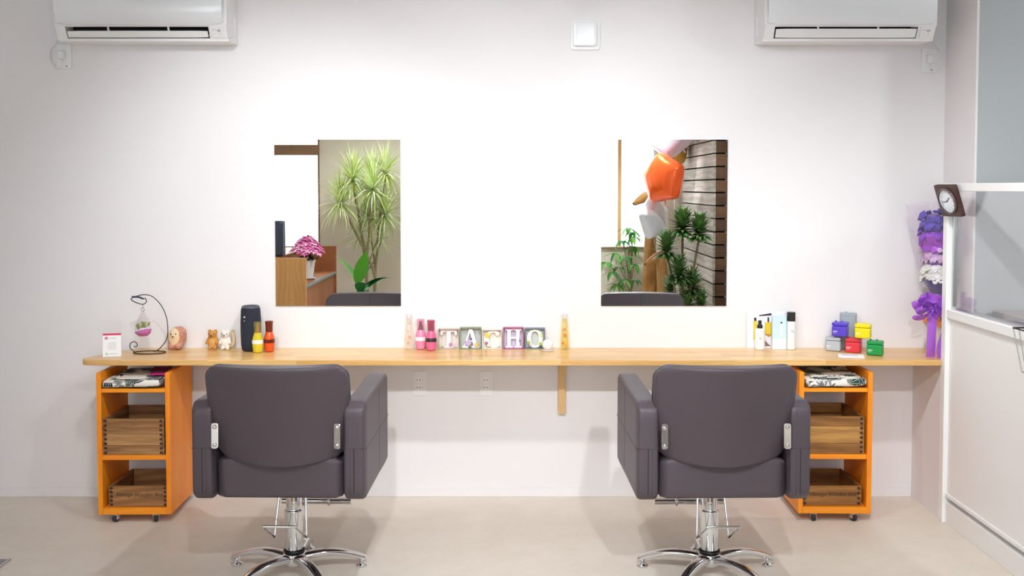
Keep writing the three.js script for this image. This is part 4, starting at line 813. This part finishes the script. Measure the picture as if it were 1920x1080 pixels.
// ------------------------------------------------------------------ the far side of the room, seen in the mirrors
{
  const o = thing('reception_desk', 'wooden reception desk with an open niche, mirrored beside the bright window', 'desk', [-2.12, 0, 5.0]);
  const D = 0.8;                                  // half length along z
  add('end_panel', box(-0.02, 0.28, 0, 0.883, -D, -D + 0.03, 0.003, 'y', 0.3), M.desk, o);
  add('end_panel', box(-0.02, 0.28, 0, 0.9, D - 0.03, D, 0.003, 'y', 1.3), M.deskRed, o);
  add('back_panel', box(-0.02, 0.0, 0, 0.883, -D + 0.03, D - 0.03, 0.002, 'z'), M.deskRed, o);
  add('front_panel', box(0.245, 0.265, 0, 0.615, -D + 0.03, D - 0.03, 0.002, 'y'), M.deskRed, o);
  add('niche_shelf', box(0.0, 0.272, 0.615, 0.637, -D + 0.03, D - 0.03, 0.002, 'z'), M.deskRed, o);
  add('shelf_edging', box(0.272, 0.28, 0.613, 0.639, -D + 0.03, D - 0.03, 0.001, 'z'), plain(0x8f9a9c, 0.4), o, 'grey edging strip');
  add('desk_top', box(-0.55, -0.02, 0.845, 0.883, -D, D, 0.003, 'z'), M.desk, o);
  add('end_panel', box(-0.55, -0.02, 0, 0.845, -D, -D + 0.03, 0.003, 'y', 2.1), M.desk, o);
  add('end_panel', box(-0.55, -0.52, 0, 0.845, D - 0.3, D, 0.003, 'y', 2.6), M.desk, o);
}
{
  const o = thing('desk_speaker', 'dark slate upright box standing on the reception desk, mirrored at the edge', 'speaker', [-2.2, 0.8835, 4.42]);
  add('cabinet', softBox(0.2, 0.325, 0.12, 0.006, 0.006, 10).translate(0.02, 0.1635, 0), plain(0x2c3440, 0.5), o);
  add('grille', softBox(0.17, 0.29, 0.006, 0.002, 0.006, 8).translate(0.02, 0.1635, -0.063), plain(0x39424e, 0.8), o);
}
{
  const o = thing('flowering_pot_plant', 'pink flowering plant in a ribbed white pot in the desk niche', 'plant', [-1.955, 0.6385, 4.83]);
  const pot = lathe([[0, 0.012], [0.052, 0.012], [0.056, 0.016], [0.075, 0.165], [0.082, 0.17], [0.082, 0.182], [0.077, 0.182], [0.072, 0.168], [0.06, 0.15], [0, 0.15]], 60), pp = pot.attributes.position;
  for (let i = 0; i < pp.count; i++) { const th = Math.atan2(pp.getZ(i), pp.getX(i)), f = 1 + (pp.getY(i) < 0.166 ? 0.015 * Math.cos(th * 20) : 0); pp.setX(i, pp.getX(i) * f); pp.setZ(i, pp.getZ(i) * f); } pot.computeVertexNormals();
  add('pot', pot, plain(0xe9e6e2, 0.5), o);
  add('saucer', lathe([[0, 0], [0.07, 0.0005], [0.08, 0.01], [0.077, 0.011], [0.066, 0.004], [0, 0.004]], 36), plain(0xdfe0e2, 0.5), o);
  const lv = [], bl = [];
  for (let k = 0; k < 120; k++) { const a = rr(0, 6.283), r = rr(0.02, 0.145), y = 0.19 + rr(0, 0.07); lv.push(paint(leafBlade(0.05, 0.026, 0.3, 3).rotateX(rr(-0.6, 0.5)).rotateY(a).translate(Math.cos(a) * r * 0.7, y, Math.sin(a) * r * 0.7), ['#24502a', '#2f6432', '#1d4424'][k % 3])); }
  for (let k = 0; k < 95; k++) {
    const a = k * 2.39996, t = Math.sqrt((k + 0.5) / 95), r = 0.15 * t, y = 0.25 + 0.15 * (1 - t * t) + rr(-0.012, 0.012), c = new THREE.Color(['#f592c8', '#ee7ebb', '#fbb4da', '#e36cae'][k % 4]);
    for (let i = 0; i < 5; i++) { const q = leafBlade(0.042, 0.03, 0.5, 3); q.rotateX(-0.75).rotateY(i * 1.257 + k); q.rotateZ(-Math.cos(a) * t * 0.8).rotateX(Math.sin(a) * t * 0.8).translate(Math.cos(a) * r, y, Math.sin(a) * r); bl.push(paint(q, c)); }
  }
  const L = add('foliage', lv, M.leafDark, o); L.userData.kind = 'stuff';
  const B = add('blossoms', bl, M.leafDark, o, 'dense pink ruffled blossoms'); B.userData.kind = 'stuff';
}
// a leaf along +z, arched downwards; length, width, droop, segments
function leafBlade(len, wid, droop, n = 6, shape = 0.8) {
  const pos = [], idx = [];
  for (let i = 0; i <= n; i++) { const t = i / n, w = wid / 2 * Math.max(0.02, Math.sin(Math.PI * Math.min(1, 0.08 + 0.92 * t) ** shape)), y = -droop * len * t * t, z = len * t * (1 - 0.25 * droop * t); pos.push(-w, y + w * 0.18, z, 0, y, z, w, y + w * 0.18, z); }
  for (let i = 0; i < n; i++) for (let j = 0; j < 2; j++) { const a = i * 3 + j; idx.push(a, a + 3, a + 1, a + 1, a + 3, a + 4); }
  const g = new THREE.BufferGeometry(); g.setAttribute('position', new THREE.Float32BufferAttribute(pos, 3)); g.setIndex(idx); g.computeVertexNormals(); return uvm(g);
}
function pot(o, r, h, mat) {
  add('pot', lathe([[0, 0], [r * 0.72, 0.0005], [r * 0.76, 0.006], [r, h - 0.02], [r * 1.06, h - 0.015], [r * 1.06, h], [r * 0.97, h], [r * 0.93, h - 0.03], [0, h - 0.03]], 40), mat, o);
  add('soil', lathe([[0, h - 0.026], [r * 0.92, h - 0.028]], 30), plain(0x4a3826, 0.95), o);
}
{ // tall dracaena by the window
  const o = thing('dracaena', 'tall dracaena palm with pale narrow arching leaves, mirrored beside the pink plant', 'plant', [-1.48, 0, 5.82]);
  pot(o, 0.17, 0.3, plain(0xd8d4cd, 0.6));
  const heads = [[-0.19, 1.58, 0, 170, 0.38], [-0.3, 1.33, -0.1, 150, 0.38], [0.04, 1.47, -0.12, 120, 0.36], [0.14, 1.65, 0.12, 140, 0.36], [0.15, 1.2, 0, 120, 0.36], [-0.04, 1.2, 0.12, 120, 0.36], [-0.02, 1.62, 0.2, 110, 0.34], [-0.12, 1.0, 0.1, 50, 0.28], [0.1, 0.95, 0.05, 50, 0.28]];
  heads.forEach(([x, y, z, n, L], i) => {
    const sx = i % 2 ? 0.04 : -0.05;
    add('stem', tube([[sx * 0.6, 0.27, 0], [sx, 0.6, z * 0.3], [sx + (x - sx) * 0.45, 0.27 + (y - 0.27) * 0.66, z * 0.7], [x, y, z]], i < 4 ? 0.013 : 0.009, 24, 8), M.stem, o);
    const g = [];
    for (let k = 0; k < n; k++) {
      const t = k / n, a = k * 2.39996, el = 1.5 - 2.1 * t + rr(-0.12, 0.12), c = new THREE.Color().setHSL(rr(0.175, 0.235), rr(0.4, 0.6), rr(0.32, 0.78));
      const q = leafBlade(L * rr(0.75, 1.1), 0.017, rr(0.1, 0.45) * (0.4 + t), 6, 0.6); q.rotateX(-el).rotateY(a).translate(x, y + 0.03 * (1 - t), z); g.push(paint(q, c));
    }
    const f = add('foliage', g, M.leaf, o); f.userData.kind = 'stuff';
  });
}
{ // broad-leaved plant in front of it
  const o = thing('broad_leaf_plant', 'low plant with broad glossy green leaves before the tall dracaena', 'plant', [-1.52, 0, 5.32]);
  pot(o, 0.12, 0.24, plain(0x5d5148, 0.7));
  const bright = PH({ color: 0x4f9a1e, roughness: 0.9, side: THREE.DoubleSide, transmission: 0.45, thickness: 0 }), deep = S({ color: 0x2c7a3c, roughness: 0.25, side: THREE.DoubleSide });
  for (const [a, el, len, w, lift, tw, m] of [[-1.35, 1.25, 0.38, 0.13, 0.32, 0.0, bright], [1.2, 0.6, 0.3, 0.1, 0.3, 0.4, deep], [1.5, 0.95, 0.28, 0.1, 0.24, -0.3, deep], [2.2, 0.4, 0.28, 0.1, 0.2, 0.2, deep], [-2.2, 0.3, 0.28, 0.1, 0.18, 0, deep], [0.2, 0.8, 0.3, 0.11, 0.2, 0.5, deep], [-0.6, 0.5, 0.28, 0.1, 0.16, 0, deep], [3.0, 0.8, 0.32, 0.11, 0.24, 0, deep]]) {
    const base = [0, 0.22, 0], tip = [Math.sin(a) * 0.04, 0.22 + lift, Math.cos(a) * 0.04];
    const g = leafBlade(len, w, 0.35, 10, 0.85); g.rotateZ(tw).rotateX(-el).rotateY(a).translate(...tip);
    const leaf = add('leaf', g, m, o); add('stalk', rod(base, tip, 0.005, 8), deep, leaf);
  }
  // the largest leaf faces the mirror
  const g = leafBlade(0.36, 0.135, 0.1, 12, 0.85); g.rotateX(-1.5).rotateZ(0.32).rotateY(Math.PI).translate(-0.03, 0.56, -0.04);
  add('leaf', g, bright, o);
}
// star balloons: puffed foil with a welded rim
function starBalloon(name, label, pos, R, mat, rot, spike = 0.66) {
  const o = thing(name, label, 'balloon', pos, 0, 'foil star balloons');
  const nr = 14, na = 100, pos_ = [], idx = [];
  const rad = (a) => { const p = ((a / (Math.PI * 2 / 5)) % 1 + 1) % 1, q = Math.abs(p - 0.5) * 2; return R * (spike + (1 - spike) * q ** 1.6); };
  for (const s of [1, -1]) for (let i = 0; i <= nr; i++) for (let j = 0; j < na; j++) {
    const a = j / na * Math.PI * 2, t = i / nr, sq = Math.sin(t * Math.PI / 2), r = (R * (0.45 * spike + 0.55) * (1 - sq ** 2) + rad(a) * sq ** 2) * sq;
    const th = s * R * 0.46 * Math.pow(Math.max(0, Math.cos(t * Math.PI / 2)), 0.85) * (1 + 0.03 * Math.sin(a * 20) * t ** 6);
    pos_.push(Math.sin(a) * r, Math.cos(a) * r, th);
  }
  for (let s = 0; s < 2; s++) for (let i = 0; i < nr; i++) for (let j = 0; j < na; j++) {
    const b = s * (nr + 1) * na, a0 = b + i * na + j, a1 = b + i * na + (j + 1) % na, c0 = a0 + na, c1 = a1 + na;
    s ? idx.push(a0, c0, a1, a1, c0, c1) : idx.push(a0, a1, c0, a1, c1, c0);
  }
  let g = new THREE.BufferGeometry(); g.setAttribute('position', new THREE.Float32BufferAttribute(pos_, 3)); g.setIndex(idx); g = mergeVertices(g, 1e-5); g.computeVertexNormals(); uvm(g);
  const b = add('foil_body', g, mat, o); b.rotation.set(...rot);
  const n = add('neck', rod([0, -R * spike, 0], [0, -R * spike - 0.04, 0], 0.006, 8), mat, b);
  return o;
}
const foil = (c, r = 0.22) => PH({ color: c, metalness: 0.35, roughness: r, clearcoat: 0.6, clearcoatRoughness: 0.1 });
starBalloon('star_balloon', 'glossy orange foil star balloon above the silver white one', [1.507, 1.6, 5.3], 0.268, foil(0xff6420), [0.06, 0.85, 0.1], 0.82);
starBalloon('star_balloon', 'silver white foil star balloon below the orange one', [1.46, 1.193, 5.62], 0.236, PH({ color: 0xd9dbe2, metalness: 0.2, roughness: 0.3, clearcoat: 0.5, clearcoatRoughness: 0.15 }), [0.1, -0.85, 0.2], 0.76);
starBalloon('star_balloon', 'pearl white foil star balloon at the top of the mirror above the orange one', [1.605, 2.1, 5.55], 0.3, PH({ color: 0xd9d4e6, metalness: 0.1, roughness: 0.3, clearcoat: 0.5, clearcoatRoughness: 0.15 }), [0, 0.5, 0.63], 0.84);
starBalloon('star_balloon', 'gold foil star balloon half hidden behind the pearl white one', [1.728, 1.94, 5.95], 0.245, foil(0xd0a545, 0.2), [0, 1.42, 0.1], 0.75);
{
  const o = thing('balloon_weight', 'small weighted bag with ribbons holding the foil balloons', 'balloon weight', [1.62, 0, 5.36]);
  add('bag', softBox(0.1, 0.1, 0.08, 0.02, 0.02, 10).translate(0, 0.0505, 0), plain(0xd8d8dc, 0.5), o);
  for (const p of [[-0.1, 1.33, -0.06], [-0.16, 0.98, 0.26], [0, 1.84, 0.19], [0.095, 1.75, 0.59]]) add('ribbon', tube([[0, 0.1, 0], [p[0] * 0.2 + 0.03, 0.5, p[2] * 0.3], [p[0] * 0.7 + 0.02, p[1] * 0.7, p[2] * 0.8], p], 0.0016, 40, 6), plain(0xe9e6ea, 0.4), o);
}
// carved wooden animals
function carving(label, x, z, top, headLen, neckR, lean, base) {
  const o = thing('wooden_carving', label, 'carving', [x, 0, z], 0, 'carved wooden animals');
  const neck = []; for (let i = 0; i <= 16; i++) { const t = i / 16, y = 0.02 + (top - 0.02) * t, r = base + (neckR - base) * Math.min(1, t * 1.25) ** 0.7, cx = lean * Math.sin(t * 2.6) * 0.5, ring = []; for (let j = 0; j < 40; j++) { const a = j / 40 * Math.PI * 2, f = 1 + 0.035 * Math.cos(a * 10); ring.push([cx + Math.sin(a) * r * f, y, Math.cos(a) * r * f * 0.9]); } neck.push(ring); }
  const n = add('body', uvm(loft(neck), 'y'), M.carve, o);
  const cx = lean * Math.sin(2.6) * 0.5, hg = [];
  for (let i = 0; i <= 14; i++) { const t = i / 14, r = headLen * (0.3 * Math.sin(Math.PI * (0.2 + 0.55 * (1 - t))) - 0.06 * t + 0.02), px = cx + headLen * 0.28 - headLen * 1.15 * t, y = top + 0.02 - headLen * 0.45 * t * t, ring = []; const q = i === 0 ? 0.35 : i === 14 ? 0.5 : 1; for (let j = 0; j < 24; j++) { const a = j / 24 * Math.PI * 2; ring.push([px, y + Math.sin(a) * r * q, Math.cos(a) * r * 0.8 * q]); } hg.push(ring); }
  const head = add('head', uvm(loft(hg), 'x'), M.carve, o);
  for (const s of [-1, 1]) {
    add('ear', new THREE.SphereGeometry(headLen * 0.16, 14, 10).scale(0.4, 1.2, 0.55).rotateX(s * 0.4).rotateZ(-0.35).translate(cx + headLen * 0.22, top + headLen * 0.32, s * headLen * 0.13), M.carve, head);
    add('eye', new THREE.SphereGeometry(headLen * 0.045, 10, 8).translate(cx - headLen * 0.15, top + 0.02 + headLen * 0.06, s * headLen * 0.195), M.black, head);
  }
  add('nose', new THREE.SphereGeometry(headLen * 0.075, 12, 8).scale(0.7, 1, 1).translate(cx - headLen * 0.875, top + 0.02 - headLen * 0.43, 0), M.dark, head);
  add('plinth', lathe([[0, 0], [base * 1.35, 0.0005], [base * 1.4, 0.006], [base * 1.4, 0.016], [base * 1.3, 0.022], [0, 0.022]], 32), M.carve, o);
}
carving('taller carved wooden animal with a long neck behind the silver balloon', 1.45, 5.9, 1.409, 0.2, 0.055, 0.02, 0.1);
carving('shorter carved wooden animal looking towards the window', 1.52, 5.56, 0.79, 0.19, 0.052, 0.05, 0.075);
{ // leafy plant under the window
  const o = thing('umbrella_plant', 'bright green leafy pot plant below the window beside the wooden carvings', 'plant', [1.285, 0, 6.2]);
  pot(o, 0.11, 0.22, plain(0xe2e0dc, 0.6));
  const mats = [PH({ color: 0x4f9a34, roughness: 0.9, side: THREE.DoubleSide, transmission: 0.3, thickness: 0 }), PH({ color: 0x2f7a30, roughness: 0.9, side: THREE.DoubleSide, transmission: 0.3, thickness: 0 }), PH({ color: 0x76ae4a, roughness: 0.9, side: THREE.DoubleSide, transmission: 0.35, thickness: 0 })];
  const geo = [leafBlade(0.115, 0.036, 0.45, 6), leafBlade(0.1, 0.03, 0.7, 6), leafBlade(0.13, 0.04, 0.3, 6)];
  [[-0.02, 1.07, 0.0], [0.02, 0.98, -0.08], [-0.09, 0.93, 0.03], [0.04, 0.87, 0.05], [-0.16, 0.8, -0.03], [-0.06, 0.76, -0.1], [-0.27, 0.7, -0.05], [-0.12, 0.65, 0.02], [-0.2, 0.6, -0.08], [0.03, 0.68, -0.08], [-0.07, 0.52, -0.09], [0.05, 0.5, 0.06], [-0.14, 0.46, 0.0], [0.03, 1.02, 0.08]].forEach(([x, y, z], i) => {
    const st = add('stem', tube([[0, 0.2, 0], [x * 0.25, y * 0.5 + 0.1, z * 0.3], [x * 0.7, y * 0.9, z * 0.8], [x, y, z]], 0.0045, 20, 6), M.stem, o);
    for (let k = 0; k < 6; k++) { const m = add('leaf', geo[(k + i) % 3], mats[(k * 2 + i) % 3], o); m.position.set(x, y, z); m.scale.setScalar(1.35); m.rotation.set(rr(-0.2, 0.35), k * 1.047 + i, 0, 'YXZ'); }
  });
}
{ // compact dark green dracaena in front of the plank screen
  const o = thing('compact_dracaena', 'dark green compact dracaena with tufted crowns in front of the plank screen', 'plant', [1.54, 0, 4.25]);
  pot(o, 0.14, 0.26, plain(0xb98a56, 0.7));
  [[-0.01, 1.2, 0.02, 120, 0.18], [0.135, 1.16, -0.03, 110, 0.17], [-0.155, 1.0, -0.02, 100, 0.16], [-0.05, 0.78, -0.05, 100, 0.17], [0.085, 0.66, 0.02, 100, 0.17], [0.15, 0.5, -0.05, 70, 0.12], [0.02, 0.46, -0.08, 70, 0.13], [-0.1, 0.62, 0.1, 60, 0.14]].forEach(([x, y, z, n, L], i) => {
    add('stem', tube([[x * 0.3, 0.23, z * 0.3], [x * 0.5, 0.3 + (y - 0.3) * 0.4, z * 0.6], [x, y - 0.08, z], [x, y, z]], i < 2 ? 0.011 : 0.009, 20, 8), M.stem, o);
    const g = [];
    for (let k = 0; k < n; k++) { const t = k / n, a = k * 2.39996, el = 1.45 - 1.7 * t + rr(-0.1, 0.1), c = new THREE.Color().setHSL(rr(0.24, 0.31), rr(0.45, 0.65), rr(0.13, 0.24)); const q = leafBlade(L * rr(0.85, 1.1), 0.044, rr(0.1, 0.4), 5, 0.7); q.rotateX(-el).rotateY(a).translate(x, y - 0.09 * t, z); g.push(paint(q, c)); }
    const f = add('foliage', g, M.leafDark, o); f.userData.kind = 'stuff';
  });
}
renderer.render(scene, camera);
